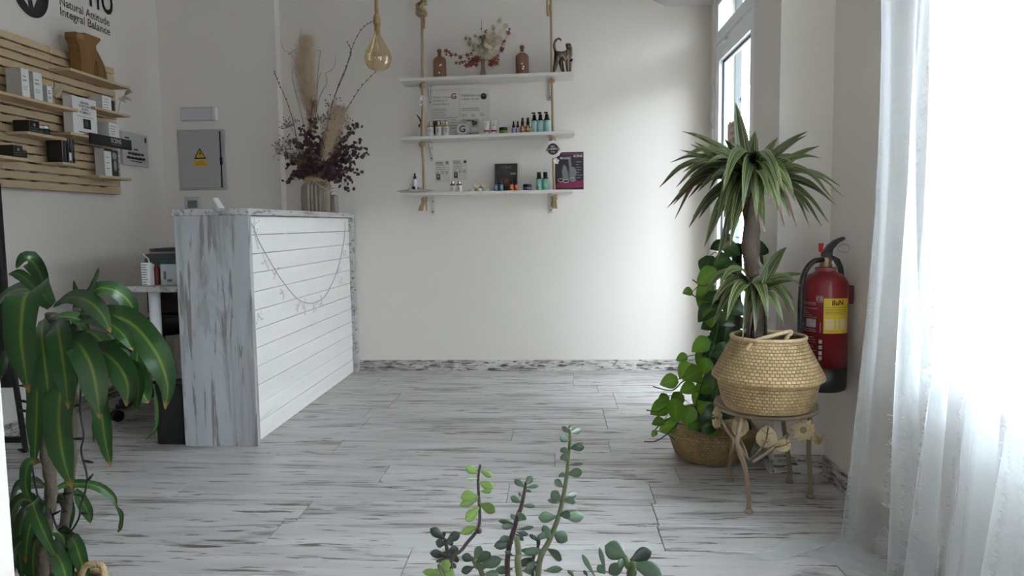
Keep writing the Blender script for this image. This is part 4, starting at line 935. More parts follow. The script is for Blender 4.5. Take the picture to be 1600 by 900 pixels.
for px, lab in ((802.5, 'lilac dropper bottle next to the green jar'), (809, 'lilac dropper bottle next to the amber pump bottles')):
    c = on(px, 1, 4.83); t = thing('dropper_bottle', lab, 'bottle', c, 'lilac droppers on the middle shelf'); turned('bottle_body', [(.0125,0),(.013,.002),(.013,.034),(.007,.040)], lilac_m, t); turned('dropper', [(.0095,0),(.0095,.016),(.006,.018),(.0055,.036),(.003,.042)], black_m, t, z=.040)
for px, lab in ((816.5, 'amber pump bottle next to the lilac droppers'), (825, 'amber pump bottle next to the teal pump bottles')):
    c = on(px, 1, 4.83); t = thing('serum_bottle', lab, 'bottle', c, 'amber bottles on the middle shelf'); turned('bottle_body', [(.0155,0),(.0165,.002),(.0165,.044),(.010,.054)], amber_m, t); turned('pump_cap', [(.0105,0),(.0105,.022),(.008,.024),(.008,.045),(.003,.047)], black_m, t, z=.054); tiny_print(t, .0165, .015, .04, white_l, 3)
def pump(c, lab, hb, r, m, group, sign=-1):
    t = thing('pump_bottle', lab, 'bottle', c, group)
    turned('bottle_body', [(r*.95,0),(r,.003),(r,hb-.004),(r*.9,hb)], m, t); turned('shoulder', [(r*.98,0),(r*.9,.004),(r*.62,.014),(r*.6,.026)], black_m, t, z=hb)
    turned('pump_collar', [(r*.55,0),(r*.55,.012),(r*.25,.014),(r*.22,.022)], black_m, t, z=hb+.026)
    MB().box((c.x-.008+sign*.010, c.y-.006, c.z+hb+.046), (c.x+.007, c.y+.006, c.z+hb+.055), bev=.002).build('pump_spout', black_m, t); tiny_print(t, r, .02, hb*.75, white_l, 4); return t
for i, px in enumerate((835, 844.5, 854.5)): pump(on(px, 1, 4.83), ('teal pump bottle next to the amber bottles', 'teal pump bottle, central of the three', 'teal pump bottle next to the right rope')[i], .077, .0205 if i < 2 else .022, teal_m, 'teal pump bottles on the middle shelf')
# bottom shelf
c = on(646.5, 2, 4.85)+Z*.001; t = thing('dropper_bottle', 'white labelled dropper bottle on the bark edge of the bottom shelf', 'bottle', c)
turned('bottle_body', [(.019,0),(.020,.003),(.020,.072),(.013,.080),(.012,.088)], white_l, t); turned('dropper', [(.010,0),(.010,.018),(.006,.020),(.0055,.034),(.003,.040)], black_m, t, z=.088); m = MB(); disc(m, c+Vector((-.006,-.0208,.03)), X, Z, .012, 16); m.build('round_mark', print_d, t)
c = on(654, 2, 4.825)+Z*.001; jar('small_tin', 'small silver tin in front of the white dropper bottle', 'tin', c, .018, .034, mat('dull_tin', (.40,.40,.40), .4, metal=.5), steel_m, lid=.3)
brn_b = mat('red_brown_band', (.20,.05,.03), .4)
for px, lab in ((705.5, 'white labelled bottle with brown band, the left one of the pair on the bottom shelf'), (715.5, 'white labelled bottle with brown band, the right one of the pair on the bottom shelf')):
    c = on(px, 2, 4.84); t = thing('oil_bottle', lab, 'bottle', c, 'brown banded bottles on the bottom shelf'); r = .019
    turned('bottle_body', [(r*.95,0),(r,.003),(r,.042)], white_l, t); turned('brown_band', [(r,0),(r,.006),(r*.75,.010)], brn_b, t, z=.042); turned('stopper', [(r*.5,0),(r*.5,.007),(.009,.010),(.010,.017),(.003,.021)], clear_c, t, z=.052); tiny_print(t, r, .012, .034)
soap_m = mat('cream_soap', (.62,.57,.42), .5, bump=.15, bscale=150)
for px, up, lab in ((744, 1, 'round cream soap standing on edge, the left one'), (756, 1, 'round cream soap standing on edge, the right one'), (735.5, 0, 'cream soap disc lying flat at the left of the soap group'), (746.5, 0, 'cream soap disc lying flat in the middle of the soap group'), (758, 0, 'cream soap disc lying flat at the right of the soap group')):
    c = on(px, 2, 4.85 if up else 4.82)
    if up: M = Matrix.Translation(c+Z*.0455) @ Matrix.Rotation(PI/2-.12, 4, 'X')
    else: M = Matrix.Translation(c+Z*.0102)
    r = .0255 if up else .021
    o = MB().lathe([(r*.92,-.0095),(r,-.007),(r,.007),(r*.92,.0095),(r*.8,.0075),(.001,.0075)], 24, M).build('soap_bar', soap_m, origin=c); tag(o, lab, 'soap', 'soaps on the bottom shelf')
    if up: MB().box((c.x-.012, 4.835, c.z), (c.x+.012, 4.862, c.z+.0195), bev=.003).build('soap_stand', soap_m, o)
c = on(789.5, 2, 4.89)+Z*.002; w_ = .075; h_ = .187; t = thing('display_card', 'black display card leaning on the wall behind small bottles', 'card', c)
Ml = Matrix.Translation(c) @ Matrix.Rotation(-.22, 4, 'X'); MB().box((-w_,-.002,0), (w_,.002,h_), Ml).build('card', mat('black_card', (.022,.02,.02), .5), t)
Rl = Ml.to_3x3().to_4x4() @ Euler((PI/2,0,0)).to_matrix().to_4x4()
text('SCENS', .024, mat('card_grey_print', (.30,.29,.28), .6), t, Ml @ Vector((0,-.0026,h_*.86)), frame=Rl)
m = MB(); U = Ml.to_3x3(); lines(m, Ml @ Vector((-.02,-.002,h_*.76)), X, U @ -Z, 3, .05, .003, .014, .4, .0006, U @ -Y); m.build('print', print_m, t)
m = MB(); disc(m, Ml @ Vector((.0,-.002,h_*.36)), X, U @ Z, .032, 20, .0006, U @ -Y, r2=.034); m.build('card_picture', mat('card_brown_picture', (.10,.04,.025), .6), t); m = MB(); disc(m, Ml @ Vector((.002,-.002,h_*.36)), X, U @ Z, .016, 16, .0011, U @ -Y, r2=.018); m.build('card_picture', mat('card_tan_picture', (.20,.09,.05), .6), t)
m = MB(); rect(m, Ml @ Vector((.028,-.002,h_*.66)), X, U @ -Z, .036, .012, .0006, U @ -Y); m.build('card_badge', mat('card_grey_print', (.30,.29,.28), .6), t)
blue_m = mat('blue_label', (.05,.16,.22), .4); oran_m = mat('orange_label', (.55,.10,.02), .4)
for px, mm, lab in ((773.5, blue_m, 'small blue labelled bottle at the left foot of the black card'), (781.5, blue_m, 'small blue labelled bottle, inner one of the blue pair'), (798, oran_m, 'small orange labelled bottle, inner one of the orange pair'), (806, oran_m, 'small orange labelled bottle at the right foot of the black card')):
    c = on(px, 2, 4.81); t = thing('nail_bottle', lab, 'bottle', c, 'small bottles before the black card'); turned('bottle_body', [(.0135,0),(.014,.002),(.014,.036),(.008,.042)], mm, t); turned('dropper', [(.008,0),(.008,.012),(.0055,.014),(.005,.030),(.003,.034)], black_m, t, z=.042); tiny_print(t, .014, .01, .03, white_l, 2)
c = on(823, 2, 4.82); jar('cream_jar', 'purple cream jar with black lid on the bottom shelf', 'jar', c, .0285, .040, mat('purple_jar', (.09,.05,.13), .25), black_m, lid=.45)
for px, lab in ((841.5, 'green bottle with black cap next to the purple jar'), (851.5, 'green bottle with black cap next to the right rope on the bottom shelf')):
    c = on(px, 2, 4.83); t = thing('lotion_bottle', lab, 'bottle', c, 'green bottles on the bottom shelf'); r = .0205; turned('bottle_body', [(r*.95,0),(r,.003),(r,.073)], teal2_m, t); turned('shoulder', [(r,0),(r*.9,.006),(r*.66,.012)], black_m, t, z=.073); turned('cap', [(r*.68,0),(r*.68,.030),(r*.6,.032)], black_m, t, z=.085); tiny_print(t, r, .02, .055, white_l, 3)
# magazine on a stand hanging over the shelf end
Yp = 4.80; a, c2 = aty(867, 238, Yp), aty(912, 297, Yp)
t = thing('brochure_panel', 'black and magenta brochure panel at the right end of the bottom shelf', 'brochure', ((a.x+c2.x)/2, Yp, z3f(a.x)+.0005))
W, H = c2.x-a.x, a.z-z3f(a.x)-.001; bz = z3f(a.x)+.001
MB().box((a.x, Yp, bz), (c2.x, Yp+.006, bz+H)).build('panel', mat('brochure_black', (.020,.015,.020), .35), t)
m = MB()
gr = mat('brochure_grey', (.17,.17,.18), .5); mg = mat('brochure_magenta', (.20,.015,.06), .5)
def bq(*pts): m.add([Vector((a.x+W*u, Yp-.0005, bz+H*v)) for u, v in pts], [tuple(range(len(pts)))])
m = MB(); bq((.28,.25),(.48,.25),(.46,.45),(.40,.60),(.30,.68),(.24,.50)); m.build('picture', gr, t)
m = MB(); bq((.50,.30),(.66,.24),(.76,.45),(.70,.58),(.58,.62),(.55,.90),(.46,.84),(.50,.60)); m.build('picture', gr, t)
m = MB(); bq((0,.05),(.5,.04),(1.0,.06),(1.0,.26),(.85,.22),(.6,.26),(.45,.18),(.2,.22),(.03,.14)); m.build('picture', mg, t); m = MB(); bq((.25,.93),(1,.93),(1,.965),(.25,.965)); m.build('picture', mg, t)
text('BELLEZA', H*.075, print_w, t, (a.x+W*.34, Yp-.001, bz+H*.84), squash=.85); text('SCENS', H*.085, print_w, t, (a.x+W*.80, Yp-.001, bz+H*.89))
m = MB(); lines(m, (a.x+W*.74, Yp, bz+H*.74), X, -Z, 7, W*.22, H*.012, H*.07, .5); m.build('print', mat('card_grey_print', (.30,.29,.28), .6), t)
for u, v in ((.20,.25),(.38,.23),(.62,.27)):
    m = MB(); m.tube([Vector((a.x+W*u+.018*math.cos(q), Yp-.001, bz+H*v+.010*math.sin(q))) for q in [2*PI*i/16 for i in range(16)]], .0012, 4, closed=True); m.build('picture_ring', print_w, t)
# round tag and blossoms on the ropes
c = aty(864, 233, 4.762); t = thing('round_tag', 'round white scalloped tag with a black seal hanging on the right rope', 'tag', c)
m = MB(); vs = [c+Vector((.055*(1+.04*math.cos(16*q))*math.cos(q), 0, .055*(1+.04*math.cos(16*q))*math.sin(q))) for q in [2*PI*i/96 for i in range(96)]]; m.add(vs+[v+Vector((0,.003,0)) for v in vs], [tuple(range(96)), tuple(range(191,95,-1))]+[(i, 96+i, 96+(i+1) % 96, (i+1) % 96) for i in range(96)]); m.build('tag_disc', mat('tag_white', (.70,.66,.64), .6), t)
m = MB(); vs = [c+Vector((.036*(1+.07*math.cos(20*q))*math.cos(q), -.0008, .036*(1+.07*math.cos(20*q))*math.sin(q))) for q in [2*PI*i/120 for i in range(120)]]; m.add(vs, [tuple(range(120))]); m.build('black_seal', print_d, t)
m = MB(); m.add([c+Vector(v) for v in ((-.047,-.0016,-.014),(-.03,-.0016,-.008),(.03,-.0016,-.004),(.045,-.0016,-.010),(.042,-.0016,.008),(.03,-.0016,.010),(-.03,-.0016,.006),(-.042,-.0016,.004))], [tuple(range(8))]); m.build('ribbon', mat('bronze_ribbon', (.22,.14,.06), .4), t)
text('100%', .016, print_w, t, c+Vector((0,-.0022,.001)), squash=1.1); text('BEST', .013, print_w, t, c+Vector((0,-.0014,.017))); text('PURE', .011, print_w, t, c+Vector((0,-.0014,-.018)))
def blossom(c, r, lab, grp):
    t = thing('paper_blossom', lab, 'flower', c, grp)
    for i in range(5):
        q = 2*PI*i/5+.3; e = c+Vector((r*math.cos(q), -.006, r*math.sin(q))); MB().blade([c, c.lerp(e, .5)+Vector((0,-.004,0)), e], r*.9, 'oval', (0,-1,0), .2, 6).build('petal', mat('white_petal', (.70,.67,.64), .7), t)
blossom(aty(660, 154, 4.768), .022, 'white paper blossom on the left rope, upper one', 'blossoms on the ropes'); blossom(aty(658, 163, 4.770), .016, 'small white paper blossom on the left rope, lower one', 'blossoms on the ropes'); blossom(aty(869, 252, 4.765), .020, 'white paper blossom on the right rope under the round tag', 'blossoms on the ropes')
P = aty(656, 186, 4.775); t = thing('dried_leaf', 'small dark dried leaf caught on the left rope', 'dried leaf', P); MB().blade([P+Vector((.006,0,-.03)), P, P+Vector((-.022,-.004,.03))], .012, 'oval', (0,-1,0), .2, 6).build('leaf', twig_m, t); MB().blade([P+Vector((.006,0,-.032)), P+Vector((-.004,0,-.04)), P+Vector((-.006,-.004,-.055))], .016, 'oval', (0,-1,0), .2, 6).build('leaf', twig_m, t)
# printed sheets
def sheet_thing(lab, p00, p11, Ys, t_=.002):
    a, c = aty(*p00, Ys), aty(*p11, Ys); t = thing('poster', lab, 'poster', ((a.x+c.x)/2, Ys, c.z)); return t, a, c
t, a, c = sheet_thing('large cream printed poster standing behind the bottles on the middle shelf', (674, 142), (765.5, 208), 4.945)
c.z = z2f(c.x)+.001; W, H = c.x-a.x, a.z-c.z
MB().box((a.x, 4.945, c.z), (c.x, 4.948, a.z)).build('sheet', paper_m, t)
def up(u, v): return Vector((a.x+W*u, 4.945, a.z-H*v))
text('Aceite corporal\nactivante y\nantioxidante', .0225, print_m, t, up(.02,.21)+Vector((0,-.0006,0)), align='LEFT', bold=.012)
text('Exfoliante corporal\na base de sal', .0225, print_m, t, up(.52,.15)+Vector((0,-.0006,0)), align='LEFT', bold=.012)
text('G', .052, print_d, t, up(.385,.13)+Vector((0,-.0006,0)), bold=.02)
m = MB(); disc(m, up(.90,.14), X, Z, .021, 24); m.build('black_seal', print_d, t)
m = MB(); rect(m, up(.485,.0), X, -Z, .0015, H); m.build('fold', print_m, t)
m = MB(); lines(m, up(.02,.38), X, -Z, 5, W*.26, .003, .0115, .3); lines(m, up(.02,.57), X, -Z, 1, W*.43, .004, .01, 0); lines(m, up(.17,.63), X, -Z, 4, W*.13, .0035, .018, .4); lines(m, up(.32,.62), X, -Z, 4, W*.12, .0035, .018, .4); lines(m, up(.51,.38), X, -Z, 2, W*.33, .004, .012, .1); lines(m, up(.51,.52), X, -Z, 2, W*.1, .003, .01, .4); lines(m, up(.68,.52), X, -Z, 2, W*.1, .003, .01, .4); lines(m, up(.83,.50), X, -Z, 2, W*.1, .003, .01, .4); lines(m, up(.68,.90), X, -Z, 2, W*.16, .003, .01, .4); m.build('print', print_m, t)
m = MB(); rect(m, up(.015,.63), X, -Z, W*.14, H*.29); m.build('picture', print_d, t); m = MB(); rect(m, up(.06,.72), X, -Z, W*.05, H*.12, .0008); m.build('picture', mat('picture_grey', (.30,.30,.30), .6), t)
m = MB(); rect(m, up(.515,.61), X, -Z, W*.29, H*.185); m.build('picture', mat('picture_pale', (.42,.40,.38), .6), t); m = MB(); disc(m, up(.665,.70), X, Z, W*.12, 20, .0008, r2=H*.065); m.build('picture', mat('picture_dark', (.09,.085,.085), .6), t); m = MB(); disc(m, up(.66,.73), X, Z, W*.05, 16, .0012, r2=H*.03); m.build('picture', mat('picture_grey', (.30,.30,.30), .6), t)
for (p0, p1, lab, kind) in (((679.5, 251), (703, 284), 'small cream printed sheet taped to the wall, with a square mark', 0), ((707, 249.5), (730.5, 281), 'small cream printed sheet taped to the wall, with a black round seal', 1)):
    t, a, c = sheet_thing(lab, p0, p1, YB-.004); W, H = c.x-a.x, a.z-c.z; Yq = YB-.004
    MB().box((a.x, Yq, c.z), (c.x, YB-.0005, a.z)).build('sheet', paper_m, t)
    def uq(u, v): return Vector((a.x+W*u, Yq, a.z-H*v))
    m = MB(); lines(m, uq(.05,.06), X, -Z, 2, W*.55, .005, .010, .2); lines(m, uq(.05,.2), X, -Z, 3, W*.7, .003, .014, .2)
    for q in (.05, .38, .68): lines(m, uq(q,.5), X, -Z, 3, W*.24, .003, .008, .2)
    m.build('print', print_m, t)
    m = MB(); (disc(m, uq(.85,.11), X, Z, W*.10, 20) if kind else rect(m, uq(.75,.05), X, -Z, W*.17, W*.17)); m.build('mark', print_d, t)
    if not kind: text('G', W*.16, white_l, t, uq(.835,.112)+Vector((0,-.001,0)))
    m = MB(); rect(m, uq(.08,.62), X, -Z, W*.26, H*.28); m.build('picture', mat('picture_brown', (.07,.045,.03), .6), t); m = MB(); disc(m, uq(.21,.74), X, Z, W*.06, 12, .0008, r2=H*.06); m.build('picture', mat('picture_grey', (.30,.30,.30), .6), t)

# ================================================================== PENDANT BULB
YP = 4.15; c = aty(590.5, 84, YP); zn = aty(589, 49, YP).z; zbot = aty(592, 111, YP).z; rb = .075
t = thing('pendant_bulb', 'large amber glass pendant bulb on a jute rope', 'pendant lamp', (c.x, YP, zn))
H = zn-zbot; MB().lathe([(.017,0),(.018,-H*.06),(.026,-H*.16),(.047,-H*.34),(.068,-H*.52),(rb,-H*.66),(rb*.96,-H*.78),(rb*.80,-H*.90),(rb*.48,-H*.975),(.001,-H)], 32, Matrix.Translation((c.x, YP, zn)), cap=False).build('bulb_glass', glass_mat('amber_bulb_glass', (1,.93,.8), .02, .5, (.86,.77,.60)), t)
MB().tube([(c.x, YP, zn), (c.x, YP, zn-H*.3), (c.x+.004, YP, zn-H*.62)], [.007, .006, .003], 8).build('glass_stem', glass_mat('stem_glass', (1,1,1), .05, .6, (.85,.82,.75)), t)
m = MB(); m.tube([Vector((c.x+.024*math.cos(q)*(.4+.6*abs(math.sin(q*2))), YP+.024*math.sin(q), zn-H*(.60+.05*math.sin(q*4)))) for q in [2*PI*i/40 for i in range(40)]], .0013, 5, closed=True); m.build('filament', brass_m, t)
zs = aty(589, 38, YP).z; MB().lathe([(.016,0),(.0165,.004),(.0165,zs-zn-.002),(.015,zs-zn)], 20, Matrix.Translation((c.x, YP, zn))).build('socket', brass_m, t)
MB().lathe([(.0215,0),(.022,.004),(.021,.012),(.0215,.03),(.018,.045),(.012,.055)], 20, Matrix.Translation((c.x, YP, zs))).build('socket_cover', rope_m, t)
a = MB(); rope_mesh(a, [(c.x, YP, zs+.05), (c.x-.003, YP, 2.45), (c.x-.004, YP, HC)], .0115, 9, 130); a.build('rope_cord', rope_m, t)
# ================================================================== PLANTS
mass_m = leaf_mat('corn_plant_leaf', [(0, (.15,.20,.035)), (.07, (.12,.175,.03)), (.15, (.032,.085,.022)), (.55, (.024,.072,.019)), (1, (.022,.064,.017))], .32, (.26,.13,.035), .18)
var_m = leaf_mat('striped_dracaena_leaf', [(0, (.035,.052,.014)), (.28, (.035,.055,.014)), (.36, (.28,.30,.15)), (.46, (.04,.065,.015)), (.68, (.045,.072,.014)), (.77, (.28,.30,.13)), (.86, (.06,.09,.02)), (1, (.12,.145,.05))], .4, (.16,.08,.035), .2)
dryl_m = leaf_mat('dried_brown_leaf', [(0, (.13,.065,.03)), (1, (.10,.045,.025))], .7, transl=.15)
poth_m = leaf_mat('lit_pothos_leaf', [(0, (.22,.36,.05)), (.08, (.15,.30,.035)), (1, (.11,.25,.025))], .3, transl=.5)  # pothos green brightened as if lit from behind
pothd_m = leaf_mat('shaded_pothos_leaf', [(0, (.07,.13,.025)), (.1, (.035,.085,.018)), (1, (.028,.07,.015))], .3, transl=.2)  # same leaf darkened as if shaded inside the clump
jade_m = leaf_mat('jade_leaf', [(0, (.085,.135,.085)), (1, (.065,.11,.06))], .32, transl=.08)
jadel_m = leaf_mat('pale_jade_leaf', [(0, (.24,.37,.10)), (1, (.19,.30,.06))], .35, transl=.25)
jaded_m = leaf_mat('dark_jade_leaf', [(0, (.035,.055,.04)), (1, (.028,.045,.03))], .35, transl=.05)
bark_m = mat('ringed_bark', (.075,.06,.042), .85, bump=.6, bscale=60, var=.35, vscale=45)
barkd_m = mat('dark_bark', (.085,.06,.045), .9, bump=.7, bscale=70, var=.4, vscale=50)
weave_m = weave_mat('plaited_seagrass', (.50,.355,.185), (.24,.155,.07))
stemg_m = mat('green_stem', (.06,.10,.03), .5); stemp_m = mat('purple_stem', (.055,.035,.035), .5); stemj_m = mat('jade_stem', (.11,.12,.06), .6)
cable_m = mat('black_light_cable', (.012,.012,.014), .5)

def basket(t, c, prof, label_ridge=None, soil=None):
    MB().lathe(prof, 48, Matrix.Translation(Vector(c)), cap=False).build('basket_wall', weave_m, t)
    m = MB(); r0, z0 = prof[0]; m.lathe([(.001, z0+.001), (r0, z0)], 48, Matrix.Translation(Vector(c)), cap=False); m.build('basket_base', weave_m, t)
    rr, rz = prof[-1]; m = MB(); rope_mesh(m, [Vector(c)+Vector((rr*math.cos(a), rr*math.sin(a), rz)) for a in [2*PI*i/36 for i in range(37)]], .0075, 7, 170, 160); m.build('rim', mat('seagrass_braid', (.50,.37,.21), .7, bump=.4, bscale=220, var=.25, vscale=80), t)
    if soil:
        m = MB(); n = 32; m.lathe([(.001, soil[1]+.012), (soil[0]*.6, soil[1]+.008), (soil[0], soil[1])], n, Matrix.Translation(Vector(c)), cap=False); m.build('soil', soil_m, t)

# ------------------------------------------------------------------ corn plant at the left edge
LY = 1.52
base = Vector((aty(72, 880, LY).x, LY, 0))
t = thing('corn_plant', 'large corn plant with broad drooping yellow-striped leaves in a basket at the left', 'plant', base)
c = base
bk = thing('plant_basket', 'round seagrass basket holding the corn plant at the left', 'basket', c)
basket(bk, c, [(.10,.002),(.125,.03),(.15,.085),(.14,.145),(.120,.185)], soil=(.130,.14))
hp = [aty(x, y, 1.47) for x, y in ((122,925),(132,887),(150,882),(161,888),(164,930))]; m = MB(); rope_mesh(m, hp, .007); m.build('handle', rope_m, bk)
def L3(pts, Y0=LY):                                # pixel, pixel, depth offset -> point
    return [aty(p[0], p[1], Y0+(p[2] if len(p) > 2 else 0)) for p in pts]
def trunk(pts, r, m, t, Y0=LY, nm='trunk', rings=True):
    P = smooth_path(L3(pts, Y0), 48); rr = [(r*(1+.09*math.sin(i*1.7)) if rings else r) for i in range(49)]; MB().tube(P, rr, 12).build(nm, m, t)
trunk([(66,905,0),(72,830,0),(80,765,-.01),(72,705,.0),(70,640,.02),(78,560,.03),(80,490,.02)], .0125, bark_m, t)
P = L3([(66,905,0)])[0]; MB().tube([P, Vector((base.x, base.y, .14))], .0125, 10).build('trunk', bark_m, t)
trunk([(78,895,.05),(100,820,.09),(112,720,.10),(112,600,.10),(118,530,.08),(122,480,.06)], .011, bark_m, t); P = L3([(78,895,.05)])[0]; MB().tube([P, Vector((base.x+.02, base.y+.05, .14))], .011, 10).build('trunk', bark_m, t)
leaves = [  # path (px, py, depth), width px, facing
 ([(82,478,0),(62,456,-.10),(40,462,-.17),(33,520,-.19),(38,570,-.18),(45,614,-.17)], 57),
 ([(72,472,0),(66,435,-.01),(50,408,-.03),(36,405,-.05),(25,420,-.06)], 30), ([(66,468,0),(45,440,.0),(28,428,.0),(13,428,.0)], 18),
 ([(74,470,0),(40,452,.05),(8,462,.08),(-22,498,.1)], 26), ([(60,480,.05),(28,520,.10),(8,565,.12),(2,592,.12)], 26),
 ([(128,485,.06),(138,462,.06),(150,435,.05),(155,417,.05)], 12), ([(116,480,.05),(119,460,.05),(115,437,.05)], 9),
 ([(124,482,.06),(150,452,.06),(182,455,.08),(206,478,.10),(215,512,.11)], 27), ([(84,478,0),(112,464,-.08),(140,472,-.13),(160,492,-.15),(173,520,-.15)], 30),
 ([(126,490,.05),(165,492,.03),(205,505,.02),(242,548,.0),(262,600,.0),(258,640,.0)], 44), ([(126,492,.06),(172,495,.10),(205,515,.14),(228,545,.16)], 28),
 ([(98,540,-.02),(120,535,-.10),(142,570,-.14),(152,615,-.15),(156,655,-.15)], 46), ([(128,545,.05),(160,550,-.02),(188,575,-.05),(200,605,-.06),(197,635,-.06)], 42),
 ([(106,600,.03),(98,598,-.08),(92,650,-.11),(98,710,-.11),(113,764,-.11)], 50), ([(72,560,0),(60,565,-.06),(58,620,-.08),(56,680,-.08),(54,728,-.08)], 34),
 ([(84,525,0),(80,528,-.06),(82,565,-.08),(87,607,-.08)], 36), ([(150,610,.05),(158,640,.0),(164,685,.0),(173,730,.0)], 30),
 ([(215,545,.1),(214,585,.08),(222,612,.08),(232,630,.08)], 40), ([(190,560,.1),(212,580,.06),(216,610,.06),(213,645,.06)], 24),
 ([(152,620,.05),(151,655,.02),(146,692,.02)], 13), ([(126,500,.05),(160,500,-.02),(190,520,-.05),(208,548,-.05)], 26), ([(104,500,.05),(110,540,.06),(112,600,.07),(106,650,.08)], 30),
 ([(160,540,.1),(190,535,.1),(214,548,.1),(222,570,.1)], 18), ([(122,515,.08),(150,525,.15),(172,560,.18),(176,600,.18)], 30), ([(78,500,.03),(70,540,.05),(66,600,.06),(70,650,.06)], 30),
 ([(240,600,.02),(246,640,.02),(244,668,.02),(226,690,.02)], 7), ([(84,500,.0),(100,495,.03),(125,500,.05),(140,520,.06)], 22), ([(118,490,.05),(98,510,.12),(80,545,.16),(70,590,.18)], 30),
 ([(88,500,0),(92,520,-.09),(100,575,-.12),(107,640,-.12)], 40), ([(66,500,0),(66,530,-.07),(74,600,-.09),(78,668,-.09)], 36), ([(140,560,.02),(148,570,-.04),(146,600,-.06),(140,640,-.06)], 30),
 # lower tufts
 ([(76,800,0),(62,790,-.05),(45,830,-.08),(40,880,-.09)], 26), ([(72,790,0),(52,785,-.06),(68,830,-.10),(98,890,-.10)], 24), ([(70,800,0),(40,780,.0),(20,800,0),(14,850,0)], 26), ([(78,770,.02),(105,757,.05),(145,758,.06),(175,775,.07),(183,795,.07)], 15),
 ([(181,790,.07),(190,805,.07),(188,825,.07),(183,832,.07)], 8), ([(118,765,.05),(128,782,.04),(138,802,.04),(141,818,.04)], 20), ([(108,835,.05),(118,850,-.02),(128,880,-.03),(140,915,-.03)], 26), ([(106,832,.05),(112,850,.0),(100,875,-.02),(84,920,-.03)], 26),
 ([(75,850,0),(88,865,-.10),(100,890,-.14),(108,930,-.14)], 30), ([(62,720,.0),(45,725,-.02),(40,755,-.03),(48,785,-.03)], 22), ([(68,790,.02),(40,800,.04),(30,850,.05),(36,910,.05)], 30), ([(72,830,.03),(55,850,.03),(52,890,.03),(60,930,.02)], 32), ([(76,830,.03),(95,835,.05),(108,870,.05),(110,920,.05)], 26), ([(70,780,.05),(92,770,.09),(106,800,.11),(100,850,.11)], 26), ([(70,830,.0),(30,850,-.02),(18,880,-.02),(20,930,-.02)], 24), ([(70,760,.04),(50,755,.07),(28,760,.09),(15,790,.1)], 22),
]
for pts, w in leaves:
    P = L3(pts); d = (P[0].y+P[-1].y)/2
    MB().blade(P, w*d/1150*1.0, 'broad', (0, -.8, .55), .16, 16, wave=.10).build('leaf', mass_m, t)
# string of lights wound in it
t = thing('string_lights', 'black string of tiny lights trailing from the corn plant', 'string lights', L3([(126,565,-.02)])[0])
P = smooth_path(L3([(126,560,-.02),(127,600,-.03),(125,640,-.03),(131,680,-.03),(127,705,-.03),(136,742,-.03),(134,765,-.03),(126,790,-.03),(123,810,-.03),(108,832,-.02),(92,828,-.02),(83,808,-.02),(80,790,-.01)]), 60); MB().tube(P, .0022, 5).build('cable', cable_m, t)
for q, d in ((4,(1,0,.1)),(9,(-1,0,-.3)),(16,(-1,0,0)),(22,(1,0,-.2)),(27,(.6,0,.7)),(32,(-1,0,.2)),(38,(1,0,0)),(44,(-.8,0,.5)),(50,(1,0,.5)),(56,(.8,0,.4))):
    p = P[q]; d = Vector(d).normalized(); MB().tube([p, p+d*.012, p+d*.022], [.003, .0032, .0018], 6).build('light_bulb', cable_m, t)
for x, y, dx in ((38,604,-1),(76,603,1),(36,628,-1),(38,643,-1),(36,704,-1),(105,772,1),(92,785,1),(103,800,.7)):
    p = L3([(x+6*(1 if dx < 0 else -1), y, -.0)])[0]; MB().tube([p, p+Vector((dx*.011, 0, .002)), p+Vector((dx*.02, 0, .002))], [.0032, .0034, .002], 6).build('light_bulb', cable_m, t)
P = smooth_path(L3([(42,600,.02),(45,640,.02),(48,700,.02),(52,740,.02),(60,780,.02)]), 24); MB().tube(P, .002, 5).build('cable', cable_m, t)

# ------------------------------------------------------------------ striped dracaena on the metal stand
SXc, SYc, SZr = .727, 2.58, .362
metal_g = mat('aged_gilt_metal', (.24,.185,.12), .5, metal=.25, bump=.3, bscale=90, var=.3, vscale=30)
gilt_m = mat('gilt_ornament', (.46,.35,.20), .5, metal=.15, bump=.3, bscale=120, var=.2, vscale=40)
t = thing('plant_stand', 'round gilt metal plant stand with leaf and flower ornaments', 'stand', (SXc, SYc, 0)); ST = t
ctr = Vector((SXc, SYc, 0))
MB().lathe([(.001,SZr-.004),(.166,SZr-.004),(.172,SZr-.001),(.172,SZr+.004),(.166,SZr+.006),(.001,SZr+.006)], 48, Matrix.Translation(ctr)).build('top_plate', metal_g, t)
MB().tube([ctr+Vector((.168*math.cos(a), .168*math.sin(a), SZr-.009)) for a in [2*PI*i/40 for i in range(40)]], .008, 8, closed=True).build('ring', metal_g, t)
feet = [Vector((.655,2.50,0)), Vector((.912,2.650,0)), Vector((.662,2.812,0)), Vector((.885,2.80,0))]
LEG = []
for fpt in feet:
    d = (fpt-ctr).normalized(); R_ = (fpt-ctr).length; P = smooth_path([ctr+d*.160+Z*(SZr-.008), ctr+d*.186+Z*.30, ctr+d*.190+Z*.25, ctr+d*(R_*.5+.088)+Z*.17, ctr+d*R_+Z*.06, fpt+Z*.006], 24)
    LEG.append(P); lg = MB().tube(P, .0085, 8).build('leg', metal_g, t); MB().lathe([(.016,0),(.017,.004),(.012,.010),(.006,.014)], 14, Matrix.Translation(fpt)).build('foot', metal_g, lg)
